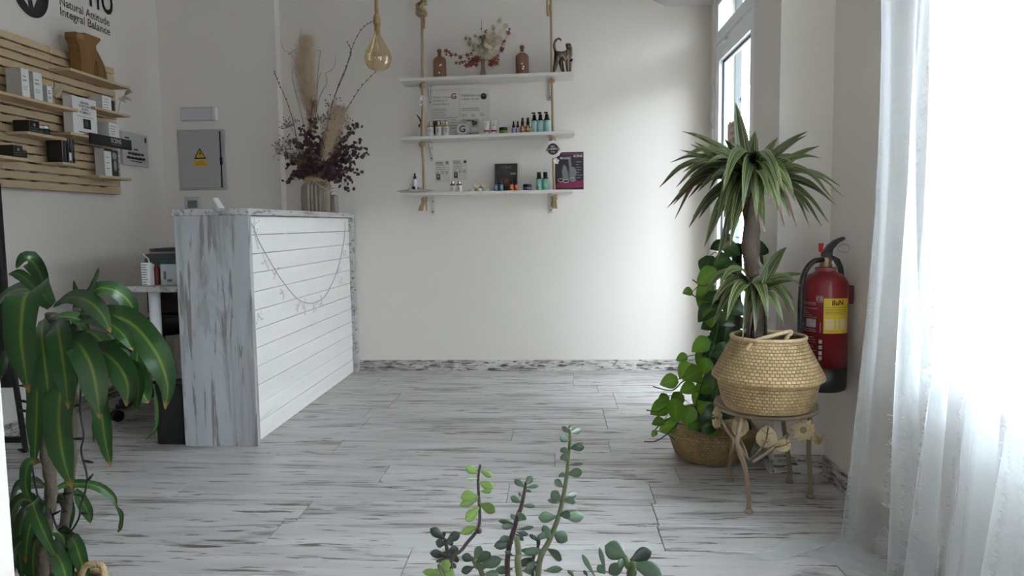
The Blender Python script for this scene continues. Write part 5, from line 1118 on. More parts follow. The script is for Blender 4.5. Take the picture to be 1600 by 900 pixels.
def orn_leaf(px, py, Yd, L, w, ang, stem_to=None):
    c = aty(px, py, Yd); d = Vector((math.sin(ang), 0, math.cos(ang))); o = MB().blade([c-d*L/2, c+Vector((0,-.012,0)), c+d*L/2], w, 'oval', (0,-1,.1), .12, 10).build('ornament_leaf', gilt_m, ST)
    m = MB(); a = c-d*L/2; m.tube([a+Vector((0,-.004,0)), c+Vector((0,-.015,0)), c+d*L*.45+Vector((0,-.004,0))], .002, 5); sd = Vector((d.z,0,-d.x))
    for k in (-.25, -.05, .15):
        for s_ in (-1, 1): m.tube([c+d*L*k+Vector((0,-.013,0)), c+d*L*(k+.16)+sd*(s_*w*.33)+Vector((0,-.007,0))], .0014, 4)
    m.build('vein', metal_g, o)
    if stem_to: MB().tube([a, a.lerp(stem_to, .5)+Vector((.004,0,0)), stem_to], .0035, 6).build('ornament_stem', metal_g, ST)
hub = aty(1170, 718, 2.49)
orn_leaf(1155, 665, 2.50, .078, .058, .02, hub); orn_leaf(1196, 682, 2.50, .075, .072, .25, hub); orn_leaf(1223, 694, 2.50, .055, .045, 1.2); orn_leaf(1276, 684, 2.58, .05, .034, -.4)
for a, b_ in (((1168,716),(1126,654)), ((1176,722),(1232,678))):
    P = smooth_path([aty(*a, 2.49), aty((a[0]+b_[0])/2, (a[1]+b_[1])/2+3, 2.50), aty(*b_, 2.52)], 12); MB().tube(P, .0065, 7).build('ornament_branch', metal_g, ST)
def orn_flower(px, py, Yd, r, sqx=1.0):
    c = aty(px, py, Yd)
    for i in range(13):
        q = 2*PI*i/13; e = c+Vector((r*math.cos(q)*sqx, -.004 if sqx > .5 else -.02*abs(math.cos(q)), r*math.sin(q))); MB().blade([c+Vector((0,-.004,0)), c.lerp(e, .55)+Vector((0,-.008,0)), e], r*.42, 'oval', (0 if sqx > .5 else -.9,-1,0), .2, 6).build('ornament_petal', gilt_m, ST)
    MB().ball(c+Vector((0,-.008,0)), r*.28, 10, (sqx, .5, 1)).build('flower_eye', metal_g, ST)
orn_flower(1254, 671, 2.52, .042); orn_flower(1119, 652, 2.55, .040, .45)
# basket
UB = Vector((.716, 2.52, SZr+.0065))
bk = thing('plant_basket', 'belly-shaped seagrass basket with loop handle on the metal stand', 'basket', UB)
basket(bk, UB, [(.141,.001),(.151,.02),(.163,.07),(.169,.092),(.186,.104),(.182,.117),(.158,.162),(.130,.215),(.119,.240)], soil=(.131,.185))
hp = [aty(1166,547,2.43), aty(1180,533,2.43), aty(1210,524,2.43), aty(1236,518,2.44), aty(1228,530,2.44), aty(1222,550,2.44)]; m = MB(); rope_mesh(m, hp, .0075, 7, 150); m.build('handle', mat('seagrass_braid', (.50,.37,.21), .7), bk)
# plant
t = thing('striped_dracaena', 'tall dracaena with white-striped strap leaves growing from the belly basket', 'plant', UB+Z*.20); DR = t
DY = 2.535
def D3(pts): return L3(pts, DY)
zb = UB+Z*.20
for k in range(3):
    P = []
    for i in range(25):
        v = i/24; a = 2*PI*k/3+v*5.5; ctrp = aty(1180-8*v, 535-245*v, DY); P.append(ctrp+Vector((.016*math.cos(a)*(1-.15*v), .016*math.sin(a), 0)))
    P = [Vector((P[0].x, P[0].y, zb.z-.01))]+P; MB().tube(P, [.0135*(1+.14*math.sin(i*2.1+k)) for i in range(len(P))], 9).build('trunk', barkd_m, t)
MB().tube([aty(1176,430,DY-.02), aty(1170,385,DY-.03), aty(1172,345,DY)], [.022,.026,.02], 10).build('trunk', barkd_m, t)
for k in range(5): P = D3([(1168+7*k, 535, .02), (1172+6*k, 500, .02*(k-2)), (1180+3*k, 460, .02)]); P[0].z = zb.z-.01; MB().tube(P, .006, 6).build('cane', barkd_m, t)
def rad_leaf(bx, by, tx, ty, w, lift, dep, m=None, nm='leaf', prof='strap'):
    a = aty(bx, by, DY+dep*.05); e = aty(tx, ty, DY+dep); L = (e-a).length
    m1 = a.lerp(e, .35)+Vector((0, 0, lift*L)); m2 = a.lerp(e, .72)+Vector((0, 0, lift*L*.85))
    n_ = Vector((random.uniform(-.15,.15), -.55, .8)) if abs(tx-bx) > 25 else Vector((random.uniform(-.5,.5), -1, .4))
    MB().blade([a, m1, m2, e], w*2.6/1150, prof, n_, .22, 14, wave=.04).build(nm, m or var_m, DR)
top = [(1030,293,.0),(1042,325,.05),(1047,254,.05),(1065,205,.02),(1061,234,-.05),(1067,269,-.12),(1076,356,-.1),(1082,340,.05),(1100,387,-.08),(1149,160,.0),(1262,205,-.02),(1281,228,.05),(1284,247,-.05),(1313,291,.0),(1318,308,-.03),(1307,321,-.08),(1296,349,-.06),(1284,354,.0),(1190,345,-.25),(1195,362,-.2),(1141,384,-.22),(1130,343,-.2),(1119,410,-.05),(1132,217,.05),(1245,319,-.2),(1182,345,-.28),(1234,340,-.18),(1110,280,-.2),(1090,300,-.1),(1215,215,.08),(1240,240,.1),(1265,265,-.12),(1150,225,-.1),(1205,235,-.15),(1100,230,.1),(1255,290,.08),(1270,330,.08),(1075,310,.1),(1160,330,-.3),(1215,330,-.25),(1120,350,-.15),(1290,300,.1),(1085,222,.08),(1060,300,-.05),(1180,205,.12),(1225,300,-.28),(1130,300,-.28),(1240,255,-.2),(1105,255,-.22)]
_rg = random.Random(3)
for (x, y, d) in list(top[:48]):
    if _rg.random() < .8: top.append((1172+(x-1172)*_rg.uniform(.62, .95)+_rg.uniform(-8, 8), 285+(y-285)*_rg.uniform(.6, .95)+_rg.uniform(-10, 8), d+_rg.uniform(-.12, .1)))
for (x, y, d) in top:
    bx, by = 1172+random.uniform(-7, 7), 292+random.uniform(-16, 14); Lp = math.hypot(x-bx, y-by)
    rad_leaf(bx, by, x, y, random.uniform(15, 22), random.uniform(.20, .36) if y > 290 else (.17 if y > 240 else .08 if y > 190 else .03), d)
for (x, y, d) in ((1054,343,-.02),(1245,356,-.1),(1226,356,-.12)):
    rad_leaf(1172, 300, x, y, 12, .45, d, dryl_m)
for (x, y, d) in ((1229,386,.0),(1255,428,.02),(1251,447,-.03),(1247,509,-.08),(1225,510,-.12),(1160,531,-.14),(1113,512,-.06),(1103,455,-.05),(1118,430,.0),(1240,470,.0),(1110,480,-.1),(1215,395,.05),(1135,500,-.15),(1238,440,-.08),(1125,445,-.14),(1200,500,-.2),(1180,520,-.18),(1235,490,.05),(1140,435,.05),(1200,410,.0),(1120,470,.0)):
    rad_leaf(1182+random.uniform(-5, 5), 462+random.uniform(-8, 8), x, y, random.uniform(15, 21), random.uniform(.28,.42) if y > 440 else .1, d)

# ------------------------------------------------------------------ pothos in the floor basket
LB = Vector((.655, 3.115, 0)); bk = thing('plant_basket', 'low seagrass basket on the floor under the pothos', 'basket', LB)
basket(bk, LB, [(.135,.002),(.155,.02),(.178,.085),(.184,.108),(.192,.116),(.186,.126),(.160,.165),(.142,.190)], soil=(.148,.15))
t = thing('pothos', 'trailing green pothos climbing a pole behind the striped dracaena', 'plant', LB+Z*.15); PY_ = 3.08
P = L3([(1140,645,.03),(1148,560,.03),(1150,470,.05),(1152,380,.05)], PY_); P[0] = Vector((P[0].x, P[0].y, .15)); MB().tube(smooth_path(P, 30), [.022*(1+.1*math.sin(i*2)) for i in range(31)], 10).build('moss_pole', mat('dark_moss_pole', (.04,.03,.02), .95, bump=.8, bscale=90), t)
heads = [(1127,408,26),(1104,433,34),(1074,457,17),(1100,457,34),(1102,474,40),(1123,527,34),(1094,540,32),(1094,561,26),(1102,573,26),(1070,580,30),(1045,597,28),(1074,608,26),(1036,624,20),(1030,639,34),(1057,625,26),(1055,642,34),(1028,660,19),(1022,678,11),(1043,667,28),(1081,586,32),(1186,390,34),(1143,392,30),(1128,410,24),(1134,376,28),(1110,497,30),(1120,470,26),(1115,590,34),(1090,625,34),(1075,650,30),(1105,645,34),(1100,605,34),(1125,620,36),(1120,560,34),(1140,590,34),(1130,650,34),(1085,665,24),(1110,672,28),(1065,560,18),(1195,410,26),(1120,385,22)]
rnd = random.Random(11)
for i, (x, y, L) in enumerate(heads+[(rnd.uniform(1098, 1160), rnd.uniform(400, 670), rnd.uniform(24, 36)) for _ in range(46)]):
    inner = i >= len(heads); dep = rnd.uniform(-.14, .06) if not inner else rnd.uniform(-.10, .08)
    if y > 640: dep -= .10
    c = aty(x, y, PY_+dep); Lm = L*3.0/1150*1.05; a = rnd.uniform(-.9, .9)+(.9 if x > 1130 else -.7); d = Vector((math.sin(a), rnd.uniform(-.4, .2), -abs(math.cos(a))*.8-.1)).normalized()
    sd = Vector((rnd.uniform(-.7,.7), -1, rnd.uniform(.0,.8)))
    pale = (not inner) and x < 1112  # outer left leaves take the backlit green, the rest the shaded one
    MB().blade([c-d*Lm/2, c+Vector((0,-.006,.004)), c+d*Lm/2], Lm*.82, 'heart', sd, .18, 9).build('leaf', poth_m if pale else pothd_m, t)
    if i % 2 == 0 or not inner:
        root = aty(min(1150, x+rnd.uniform(18, 45)), y+rnd.uniform(-25, 18), PY_+.02); MB().tube(smooth_path([root, root.lerp(c-d*Lm/2, .5)+Vector((0,0,.012)), c-d*Lm/2], 6), .0018, 5).build('stalk', stemg_m, t)
for k, pts in enumerate(([(1140,380,0),(1128,450,-.05),(1120,520,-.08),(1100,590,-.08),(1085,640,-.1)], [(1148,420,0),(1135,500,-.06),(1128,580,-.1),(1110,650,-.12)], [(1110,655,-.12),(1080,640,-.14),(1060,645,-.16),(1030,665,-.18),(1018,680,-.18)], [(1100,600,-.08),(1070,595,-.1),(1050,610,-.12),(1020,604,-.12)], [(1060,660,-.2),(1045,676,-.22),(1025,689,-.22),(1006,690,-.22)], [(1110,470,-.05),(1090,465,-.08),(1078,458,-.08)], [(1115,440,-.05),(1098,447,-.07),(1082,437,-.08)], [(1050,630,-.15),(1030,642,-.17),(1010,641,-.17)])):
    MB().tube(smooth_path(L3(pts, PY_), 20), .0028, 5).build('vine', stemg_m, t)

# ------------------------------------------------------------------ jade plant close to the camera
JY = .75
JB = Vector((-.01, .79, 0))
tb = thing('side_table', 'small round side table carrying the jade plant pot', 'table', JB)
MB().lathe([(.001,.32),(.15,.32),(.155,.325),(.155,.34),(.15,.345),(.001,.345)], 32, Matrix.Translation(JB)).build('table_top', mat('pale_table_wood', (.40,.30,.20), .5), tb)
for k in range(3): a = 2*PI*k/3+.5; MB().tube([JB+Vector((.11*math.cos(a),   .11*math.sin(a), .32)), JB+Vector((.14*math.cos(a), .14*math.sin(a), .0))], [.012,.009], 8).build('leg', mat('pale_table_wood', (.40,.30,.20), .5), tb)
pt_ = thing('flower_pot', 'terracotta pot of the jade plant below the lower edge of the view', 'pot', JB+Z*.3452)
MB().lathe([(.001,.3452),(.075,.3452),(.098,.475),(.106,.477),(.106,.498),(.096,.498),(.092,.47),(.001,.47)], 36, Matrix.Translation(JB)).build('pot_body', mat('terracotta', (.36,.15,.08), .8), pt_)
MB().lathe([(.001,.482),(.091,.475)], 24, Matrix.Translation(JB), cap=False).build('soil', soil_m, pt_)
t = thing('jade_plant', 'jade plant with fleshy green leaves on upright stems at the bottom centre', 'plant', JB+Z*.48)
JPX = JY/1150
def jz(lx, ly, d=0): return aty(640+lx/3.462, 640+ly/3.462, JY+d)
rj = random.Random(5)
def jstem(pts, r0, r1, m, d=0):
    P = [jz(x, y, d) for x, y in pts]; P = [Vector((JB.x+(P[0].x-JB.x)*.55, JB.y-.0, .475))]+P
    n = 30; MB().tube(smooth_path(P, n), [r0+(r1-r0)*i/n for i in range(n+1)], 9).build('stem', m, t)
def jleaf(sx, sy, cx, cy, L, w, m, d=0, face=.0):
    """stem joint, leaf centre (crop pixels), length and width in crop pixels"""
    a = jz(sx, sy, d); c = jz(cx, cy, d+face); dr = (c-a); dr = dr.normalized() if dr.length > 1e-5 else Vector((0,0,1)); Lm = L/3.462*JPX; 
    MB().fat_leaf(a, c+dr*Lm*.5, w/3.462*JPX, Vector((rj.uniform(-.25,.25), -1, rj.uniform(-.1,.5))), .24).build('leaf', m, t)
jstem([(232,900),(290,750),(372,640),(376,500),(370,380),(382,298)], .0022, .0012, stemp_m, -.02)
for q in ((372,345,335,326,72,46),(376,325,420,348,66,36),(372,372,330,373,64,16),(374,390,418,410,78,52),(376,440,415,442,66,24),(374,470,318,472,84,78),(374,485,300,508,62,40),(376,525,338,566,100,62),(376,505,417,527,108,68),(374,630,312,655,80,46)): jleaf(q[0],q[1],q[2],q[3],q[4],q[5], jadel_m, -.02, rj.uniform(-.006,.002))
MB().ball(jz(374,655,-.022), .0035, 8).build('bud', stemp_m, t)
jstem([(695,900),(760,700),(812,560),(850,360),(868,160),(866,105)], .0036, .0014, stemj_m, 0)
for q in ((866,130,840,105,52,30),(868,125,905,115,62,38),(864,170,828,155,66,44),(868,185,910,180,72,22),(866,210,915,203,74,46),(862,240,830,215,70,40),(858,280,832,252,80,48),(856,300,912,295,72,18),(852,350,905,340,78,52),(846,360,818,352,66,36),(832,420,810,402,72,46),(818,500,795,472,84,62),(825,490,875,492,88,46),(840,470,878,462,74,40),(810,505,770,495,60,26),(798,580,740,582,104,62),(808,570,850,570,90,46),(830,578,892,578,112,68),(745,690,714,682,92,56),(775,660,822,690,92,74),(735,760,672,766,116,50),(745,750,792,785,104,58),(725,870,775,865,110,44),(700,700,668,692,56,24),(690,820,660,840,80,40),(860,115,868,98,40,24),(765,700,730,640,70,46)): jleaf(q[0],q[1],q[2],q[3],q[4],q[5], jade_m, 0, rj.uniform(-.012,.008))
jstem([(530,900),(572,620),(602,530),(622,440),(630,392)], .0035, .0014, stemp_m, .02)
for q in ((622,420,590,396,70,38),(628,410,648,380,52,42),(625,420,668,415,74,26),(620,440,650,440,48,22),(605,505,568,484,64,40),(605,515,652,521,76,30),(606,470,598,460,36,18),(590,600,606,578,66,62),(578,600,560,580,60,30),(572,620,510,606,66,30),(570,630,525,632,80,36),(585,650,638,640,92,24),(575,660,608,668,80,30),(570,670,595,688,80,30),(560,720,500,730,96,56),(560,700,515,700,80,44),(590,760,650,765,96,40),(560,790,530,772,70,24),(560,860,500,868,90,50),(610,870,640,872,90,40)): jleaf(q[0],q[1],q[2],q[3],q[4],q[5], jade_m, .02, rj.uniform(-.012,.008))
jstem([(592,900),(590,780),(578,690)], .004, .003, stemj_m, -.01)
jstem([(665,890),(690,760),(702,715)], .0022, .0015, stemp_m, .03)
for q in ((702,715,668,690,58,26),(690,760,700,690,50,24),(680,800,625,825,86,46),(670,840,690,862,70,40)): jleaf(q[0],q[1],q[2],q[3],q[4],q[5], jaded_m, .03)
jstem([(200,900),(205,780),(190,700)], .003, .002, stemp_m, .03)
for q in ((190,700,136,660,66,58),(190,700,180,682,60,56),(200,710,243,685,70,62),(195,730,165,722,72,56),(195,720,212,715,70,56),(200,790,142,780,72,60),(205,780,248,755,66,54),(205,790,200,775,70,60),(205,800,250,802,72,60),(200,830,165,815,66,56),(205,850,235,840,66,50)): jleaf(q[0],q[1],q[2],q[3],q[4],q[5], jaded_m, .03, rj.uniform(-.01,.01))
jstem([(395,900),(365,850),(345,810)], .003, .0025, stemj_m, .0)
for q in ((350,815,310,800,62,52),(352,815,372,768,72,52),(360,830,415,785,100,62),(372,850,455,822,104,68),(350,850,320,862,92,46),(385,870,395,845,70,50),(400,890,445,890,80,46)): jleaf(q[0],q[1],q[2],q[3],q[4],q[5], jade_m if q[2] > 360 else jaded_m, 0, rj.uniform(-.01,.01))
jstem([(180,900),(190,870)], .002, .0016, stemj_m, -.03)
for q in ((190,880,196,838,64,56),(185,890,110,880,80,44),(190,890,200,890,90,60),(180,890,150,885,70,46)): jleaf(q[0],q[1],q[2],q[3],q[4],q[5], jadel_m, -.03)
jstem([(1195,900),(1180,850),(1165,800)], .0035, .003, stemg_m, -.01)
for q in ((1175,800,1112,765,124,108),(1190,815,1258,786,112,86),(1200,830,1290,862,150,96),(1165,830,1120,858,104,76),(1170,820,1142,828,60,50),(1060,890,1040,868,80,50),(1180,850,1200,885,80,60),(1060,880,1040,800,110,28),(1000,900,958,828,150,30),(890,905,868,878,70,26),(965,905,952,885,50,20)): jleaf(q[0],q[1],q[2],q[3],q[4],q[5], jade_m if q[0] != 1190 else jaded_m, -.01, rj.uniform(-.012,.006))

# ------------------------------------------------------------------ dried bouquet on the counter
VC = Vector((-1.50, 4.56, CZ)); VY = 4.56
t = thing('dried_bouquet', 'large dried bouquet with pampas plumes and dark eucalyptus in a ribbed vase on the counter', 'bouquet', VC); BQ = t
rib_m = mat('ribbed_smoky_glass', (.46,.40,.33), .18, trans=.55, ior=1.25)
prof = [(.075,.0),(.083,.012),(.084,.10),(.080,.165),(.060,.195),(.056,.205),(.060,.222)]
m = MB(); n = 44; vs = []
for (r, z) in prof:
    for i in range(n): a = 2*PI*i/n; rr = r*(1+(.06 if i % 2 else -.06)*(1 if .01 < z < .18 else .2)); vs.append(VC+Vector((rr*math.cos(a), rr*math.sin(a), z)))
fs = [(j*n+i, j*n+(i+1) % n, (j+1)*n+(i+1) % n, (j+1)*n+i) for j in range(len(prof)-1) for i in range(n)]+[tuple(range(n-1, -1, -1))]; m.add(vs, fs, None, False); m.build('vase', rib_m, t)
MB().lathe([(.062,0),(.064,.012),(.060,.028)], 28, Matrix.Translation(VC+Z*.190)).build('cord_wrap', rope_m, t)
for k in range(16):
    a = random.uniform(-2.6, -.4); e = VC+Vector((.085*math.cos(a), .075*math.sin(a), random.uniform(.17, .25))); MB().tube([VC+Vector((.058*math.cos(-1.5)+.01, -.058, .205)), VC.lerp(e, .6)+Z*.09, e], [.005,.004,.001], 5).build('raffia_strand', mat('raffia', (.33,.24,.11), .8), t)
m = MB(); rope_mesh(m, [VC+Vector((.0,-.064,.20)), VC+Vector((.05,-.075,.165)), VC+Vector((.095,-.05,.135)), VC+Vector((.105,-.03,.165)), VC+Vector((.075,-.03,.205))], .006); m.build('bow_loop', rope_m, t)
for k in range(9):
    a = 2*PI*k/9; MB().tube([VC+Vector((.05*math.cos(a), .05*math.sin(a), .012)), VC+Vector((.02*math.cos(a+1), .02*math.sin(a+1), .12)), VC+Vector((.03*math.cos(a+2), .03*math.sin(a+2), .23))], .0032, 5).build('stem', twig_m, t)
MO = VC+Z*.225
def B(px, py, d=0): return aty(px, py, VY+d)
euc_m = mat('plum_eucalyptus_leaf', (.065,.030,.034), .6, var=.35, vscale=40); pamp_m = mat('pampas_fluff', (.62,.49,.345), .9, var=.2, vscale=30); orange_m = mat('orange_dried', (.30,.14,.06), .8); pinkd_m = mat('dusty_pink_dried', (.24,.155,.13), .9)
olive_d = mat('olive_dried', (.22,.18,.08), .8, var=.3, vscale=40)
def rleaf(mb, p, d, r, nrm):
    d = Vector(d).normalized(); n_ = Vector(nrm).normalized(); sd = d.cross(n_).normalized(); k = 8; ctr_ = p+d*r
    vs = [ctr_+n_*(r*.12)]+[ctr_+d*(r*math.cos(2*PI*i/k))+sd*(r*.9*math.sin(2*PI*i/k)) for i in range(k)]; mb.add(vs, [(0, 1+i, 1+(i+1) % k) for i in range(k)])
re_ = random.Random(21)
tips = [(572,230),(574,243),(562,272),(548,297),(560,196),(542,215),(445,285),(450,258),(472,198),(490,188),(508,205),(458,218),(530,262),(526,285),(545,250),(565,220),(512,282),(470,280),(500,225),(482,222),(520,240),(555,255),(448,245),(535,232),(460,270),(505,262),(490,250),(515,210),(550,282),(475,245)]
for (x, y) in tips:
    d = re_.uniform(-.16, .10); e = B(x, y, d); m = MB(); mid = MO.lerp(e, .55)+Vector((0, 0, .035)); P = smooth_path([MO+Vector((re_.uniform(-.03,.03), re_.uniform(-.03,.03), -.01)), mid, e], 14); m.tube(P, .0016, 4)
    for i in range(4, 15):
        for s_ in (-1, 1):
            for rep in (0,): rleaf(m, P[i]+Vector((re_.gauss(0,.008), re_.gauss(0,.008), re_.gauss(0,.008))), (s_*re_.uniform(.3, 1), re_.uniform(-1, .6), re_.uniform(-.6, .9)), (.026-.0009*i)*re_.uniform(.6, 1.0), (re_.uniform(-.6,.6), -1, re_.uniform(-.6,.8)))
    m.build('eucalyptus_sprig', euc_m, t)
def plume(pts, wpx, n=1000, m_=None):
    P = smooth_path([B(*p) for p in pts], 40); m = MB(); MB().tube([MO, P[0].lerp(MO, .3), P[0], P[20], P[38]], .002, 5).build('plume_stalk', twig_m, t); W = wpx*VY/1150
    for i in range(n):
        v = re_.random(); q = int(v*38); p = P[q]; tg = (P[q+2]-P[q]).normalized(); env = math.sin(PI*min(1, .12+.80*v))**.55; a = re_.uniform(0, 2*PI); sd = Vector((math.cos(a), math.sin(a), 0)); L = W*.95*env*re_.uniform(.45, 1.15)
        b1 = p+sd*(L*.45)+tg*(L*.55); b2 = p+sd*(L*.80)+tg*(L*.9)-Z*(L*.25); wd = Vector((-math.sin(a), math.cos(a), .3))*.0011
        m.add([p-wd*.6, p+wd*.6, b1+wd, b1-wd, b2], [(0,1,2,3), (3,2,4)])
    o = m.build('pampas_plume', m_ or pamp_m, t); o['kind'] = 'stuff'
plume([(484,178,-.03),(482,140,-.03),(478,100,-.03),(482,58,-.03)], 36, 2600); plume([(508,252,-.13),(517,222,-.14),(525,190,-.14),(530,172,-.14)], 32, 2000)
m = MB()
plume([(484,215,-.06),(485,195,-.06),(488,170,-.05),(490,158,-.05)], 20, 320, orange_m)
twigs = [[(500,250),(520,160),(540,110),(550,75),(562,50),(574,38),(582,34)], [(505,250),(515,180),(530,130),(545,95),(549,80),(542,66)], [(505,250),(530,190),(545,165),(565,135),(586,113)], [(470,250),(458,190),(445,150),(433,125),(429,112)], [(485,240),(470,175),(462,145),(456,118),(462,104),(470,106)], [(485,200),(472,140),(464,120),(463,108),(468,105),(462,97),(452,82),(445,80),(438,62)], [(490,200),(497,160),(505,140),(510,132),(510,120),(508,115),(520,108),(524,98),(524,88)], [(488,200),(480,110),(470,70),(469,55),(472,46)], [(492,200),(496,140),(498,122),(503,113)], [(490,190),(498,100),(501,82),(500,79),(493,78)], [(450,85),(455,83),(464,76),(472,82)]]
for i, tw in enumerate(twigs):
    d = re_.uniform(-.08, .06); P = smooth_path([B(x, y, d) for x, y in tw], 26); m = MB(); m.tube(P, [.0028*(1-.6*k/26) for k in range(27)] if i < 4 else [.0018*(1-.5*k/26) for k in range(27)], 5)
    if i < 4:
        for k in range(4, 27, 2): m.ball(P[k]+Vector((re_.uniform(-.004,.004), 0, .002)), .0045, 6, (.8,.8,1.4))
    m.build('twig', twig_m, t)
for (x, y, n_, mm) in ((452,195,40,pinkd_m),(440,232,50,pinkd_m),(455,240,40,pinkd_m),(512,185,40,pinkd_m),(520,165,30,pinkd_m),(540,190,24,olive_d),(470,250,50,olive_d),(465,240,40,olive_d),(500,245,30,pinkd_m),(505,190,30,olive_d),(447,222,30,pinkd_m)):
    d = re_.uniform(-.15, .0); m = MB(); c = B(x, y, d); m.tube([MO, MO.lerp(c, .6)+Z*.02, c], .0012, 4)
    for k in range(n_):
        e = c+Vector((re_.gauss(0, .028), re_.gauss(0, .025), re_.gauss(0, .024))); m.tube([c.lerp(e, .2), e], .0006, 3); m.ball(e, re_.uniform(.003, .006), 5)
    o = m.build('dried_flower_head', mm, t); o['kind'] = 'stuff'
# smoked bottle with a charm beside the vase
c = Vector((-1.447, 4.72, CZ)); t = thing('glass_flask', 'square smoked glass bottle with white charms beside the ribbed vase', 'bottle', c)
sm = glass_mat('smoked_bottle_glass', (.6,.56,.52), .1, .25, (.70,.64,.60))
M = Matrix.Translation(c) @ Matrix.Rotation(.1, 4, 'Z'); MB().box((-.038,-.026,0), (.038,.026,.115), M, bev=.006).build('flask_body', sm, t); MB().lathe([(.02,.113),(.013,.125),(.012,.15),(.015,.152),(.015,.162)], 16, Matrix.Translation(c)).build('flask_neck', sm, t)
for q in ((.006,-.03,.14),(.022,-.03,.128),(.012,-.03,.122),(.016,-.03,.148)): MB().ball(c+Vector(q), .008, 8, (1,.5,1)).build('charm', white_m, t)
MB().tube([c+Vector((.030,-.027,.005+.02*k)) for k in range(6)], .0025, 5).build('bead_string', white_m, t)

# ================================================================== FIRE EXTINGUISHER
EX = Vector((.956, 2.675, .391)); ER = .0785
t = thing('fire_extinguisher', 'red fire extinguisher with a yellow label hanging on the right wall', 'fire extinguisher', EX)
red_e = mat('red_enamel', (.17,.010,.015), .28, spec=.5)
MB().lathe([(ER,.088),(ER,.372),(ER*.96,.392),(ER*.80,.412),(ER*.5,.424),(.030,.428),(.028,.44)], 40, Matrix.Translation(EX)).build('cylinder', red_e, t)
MB().lathe([(ER*.80,0),(ER*.97,.006),(ER*1.005,.02),(ER*1.005,.09)], 40, Matrix.Translation(EX)).build('base_skirt', black_m, t)
MB().lathe([(.03,.425),(.034,.43),(.036,.437),(.033,.441)], 24, Matrix.Translation(EX)).build('neck_ring', mat('pinkish_neck', (.30,.08,.08), .4), t)
MB().lathe([(.022,.438),(.022,.452),(.018,.455),(.020,.462),(.020,.476),(.014,.480)], 18, Matrix.Translation(EX)).build('valve', mat('valve_brass', (.30,.22,.13), .35, metal=.8), t)
hz = EX.z
MB().box((-.014,-.013,.478), (.020,.013,.500), Matrix.Translation(EX), bev=.003).build('valve_head', black_m, t)
m = MB(); m.prism([(-.012,.492),(.005,.520),(.030,.538),(.058,.548),(.064,.541),(.040,.526),(.022,.505),(.020,.492)], -.011, .011, Matrix.Translation(EX)); m.build('lever', black_m, t)
m = MB(); m.prism([(.012,.488),(.045,.470),(.058,.440),(.062,.412),(.052,.410),(.044,.440),(.030,.462),(.012,.474)], -.010, .010, Matrix.Translation(EX)); m.build('carry_handle', black_m, t)
MB().lathe([(.008,0),(.008,.018),(.009,.019),(.009,.03)], 12, Matrix.Translation(EX+Vector((-.020,-.008,.496)))).build('seal_cap', mat('red_seal', (.45,.03,.03), .4), t)
MB().tube([EX+Vector((.056+.020*math.cos(a), -.012, .508+.014*math.sin(a))) for a in [2*PI*i/18 for i in range(18)]], .0016, 5, closed=True).build('pull_ring', steel_m, t)
MB().tube(smooth_path([EX+Vector((-.012,-.01,.468)), EX+Vector((-.05,-.02,.462)), EX+Vector((-.078,-.02,.425)), EX+Vector((-.090,-.02,.36)), EX+Vector((-.0905,-.02,.20)), EX+Vector((-.089,-.02,.10))], 40), .0095, 10).build('hose', black_m, t)
m = MB(); m.box((1.034, 2.665, hz+.31), (XR-.001, 2.705, hz+.375), bev=.003); m.tube([Vector((1.040, 2.675, hz+.375)), Vector((1.034, 2.675, hz+.36)), Vector((1.028, 2.675, hz+.34))], .006, 6); m.build('wall_bracket', mat('dark_red_bracket', (.10,.02,.02), .5), t)
def patch(a0, a1, z0, z1, r, n=16):
    m = MB(); vs = []
    for z in (z0, z1):
        for i in range(n+1): a = math.radians(a0+(a1-a0)*i/n); vs.append(EX+Vector((r*math.cos(a), r*math.sin(a), z-EX.z)))
    return m.add(vs, [(i, i+1, n+2+i, n+1+i) for i in range(n)], None, True)
def zpx(y): return aty(1288, y, 2.59).z
VA = -109.7
yellow_m = mat('yellow_label', (.62,.42,.02), .45)
patch(VA-2, VA+72, zpx(522), zpx(467), ER+.0006).build('label', yellow_m, t)
def wrap(body, size, m, aoff, z, bold=0, nm='lettering'):
    o = text(body, size, m, t, EX, bold=bold, name=nm); r = ER+.0012
    for v in o.data.vertices:
        a = math.radians(VA+aoff)+v.co.x/r; v.co = Vector((r*math.cos(a), r*math.sin(a), v.co.z+z-EX.z))
    return o
wrap('iluN', .026, print_d, 33, zpx(474), .03)
whp = mat('silver_white_print', (.36,.33,.33), .5)
for k, y in enumerate((481, 484.5, 488, 491)): patch(VA+1, VA+(68, 60, 66, 55)[k], zpx(y+.7), zpx(y), ER+.0010).build('label_line', mat('dark_yellow_print', (.16,.10,.01), .5), t)
for k in range(9):
    for (c0, c1) in ((1,24),(28,36),(40,55),(58,69)): pass
for (c0, c1) in ((2,24),(28,36),(40,55),(58,69)):
    for k in range(9): patch(VA+c0, VA+c1, zpx(500.5+1.9*k), zpx(499.3+1.9*k), ER+.0010, 4).build('label_cell', mat('label_cell_white', (.60,.55,.38), .5), t)
wrap('CE', .016, whp, -12, zpx(468), .02)
for (a0, a1, y0, y1) in ((-20,-4,463.3,463.8),(-20,-4,472.3,472.8),(-20,-19,463.3,472.8),(-5,-4,463.3,472.8)): patch(VA+a0, VA+a1, zpx(y1), zpx(y0), ER+.0008, 4).build('mark_frame', whp, t)
wrap('EXTINTOR', .0135, whp, -44, zpx(476))
wrap('G', .030, whp, -62, zpx(507), .01); wrap('C', .016, mat('print_red', (.20,.02,.02), .5), -26, zpx(503), .01)
patch(VA-48, VA-20, zpx(513), zpx(500), ER+.0006).build('pictogram', whp, t)
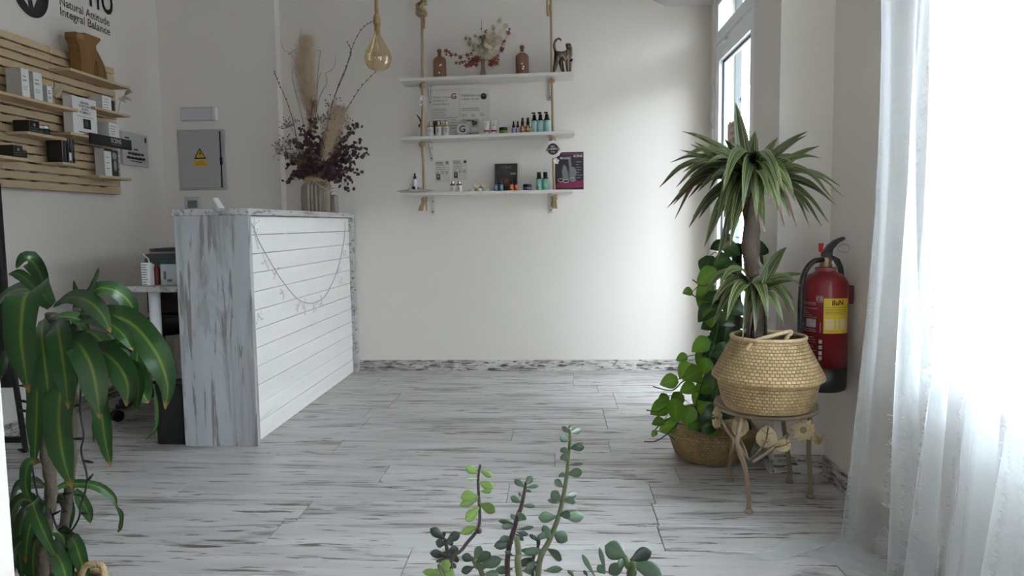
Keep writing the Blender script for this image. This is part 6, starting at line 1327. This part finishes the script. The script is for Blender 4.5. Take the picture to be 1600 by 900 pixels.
for (a0, a1, y) in ((-66,-16,483),(-66,-45,487),(-66,-40,490),(-66,-30,494),(-66,-18,497),(-66,-22,516),(-66,-18,519),(-64,-25,528),(-62,-20,532),(-62,-18,536),(-60,-26,541),(-60,-24,544),(-60,-18,549),(-58,-30,553),(-56,-18,558)): patch(VA+a0, VA+a1, zpx(y+.8), zpx(y), ER+.0008, 8).build('print_line', whp, t)
for y0 in (532, 541, 550, 558): patch(VA-12, VA-4, zpx(y0+6), zpx(y0), ER+.0008, 4).build('pictogram', whp, t)
patch(VA-9.5, VA-8, zpx(521), zpx(505), ER+.0008, 2).build('arrow', whp, t)

# ================================================================== SIGN ON THE DOOR, DISPLAY FRAME AT THE LEFT
XS = XD-.022
a, c = atx(1138, 197, XS), atx(1153.5, 240, XS)
t = thing('hanging_sign', 'small wooden sign hanging by a string on the door glass', 'sign', (XS, (a.y+c.y)/2, (a.z+c.z)/2))
y0, y1 = c.y, a.y; zt, zb_ = a.z+.01, a.z-.20
MB().box((XS-.004, y0, zb_), (XS+.010, y1, zt), bev=.002).build('board', mat('pale_plywood', (.40,.27,.17), .6, var=.15, vscale=20), t)
hk = Vector((XD+.02, (y0+y1)/2, atx(1147, 160, XD).z))
MB().lathe([(.001,0),(.018,.001),(.012,.006),(.004,.014)], 14, Matrix.Translation(hk) @ Matrix.Rotation(-PI/2, 4, 'Y')).build('suction_hook', mat('clear_rubber', (.6,.62,.63), .2, trans=.4), t)
for yy in (y0+.03, y1-.03): MB().tube([hk-X*.014, Vector((XS+.003, yy, zt+.004))], .0016, 4).build('string', white_m, t); MB().cyl((XS+.003, yy, zt-.006), (XS+.003, yy, zt+.008), .006, 8).build('clip', black_m, t)
m = MB(); w_ = y1-y0
for k, (u, v, ww) in enumerate(((.3,.10,.35),(.25,.28,.55),(.32,.33,.4),(.2,.46,.18),(.45,.46,.3))): rect(m, (XS-.004, y1-w_*u, zt-.2*v), -Y, -Z, w_*ww, .007 if k < 3 else .03, .0006, (-1,0,0))
m.build('print', print_m, t)
# black easel with a board
t = thing('easel_board', 'black framed easel board standing against the left wall, cut by the left edge', 'easel', (-2.40, 3.05, 0))
EY = 3.02; xr = aty(13, 480, EY).x
MB().box((xr-.40, EY-.015, aty(20, 605, EY).z), (xr, EY+.012, aty(0, 285, EY).z), bev=.004).build('board', black_mt, t)
ft = atz(44, 708, .0); P0 = aty(22, 592, EY-.02)
MB().tube([P0+Z*.05, Vector((ft.x-.01, ft.y, .008))], .012, 6).build('leg', black_mt, t); MB().tube([P0+Z*.05-X*.34, Vector((ft.x-.42, ft.y, .008))], .012, 6).build('leg', black_mt, t)
MB().box((ft.x-.42, ft.y-.012, .05), (ft.x-.012, ft.y+.012, .075)).build('rail', mat('dark_blue_rail', (.03,.035,.045), .5), t)
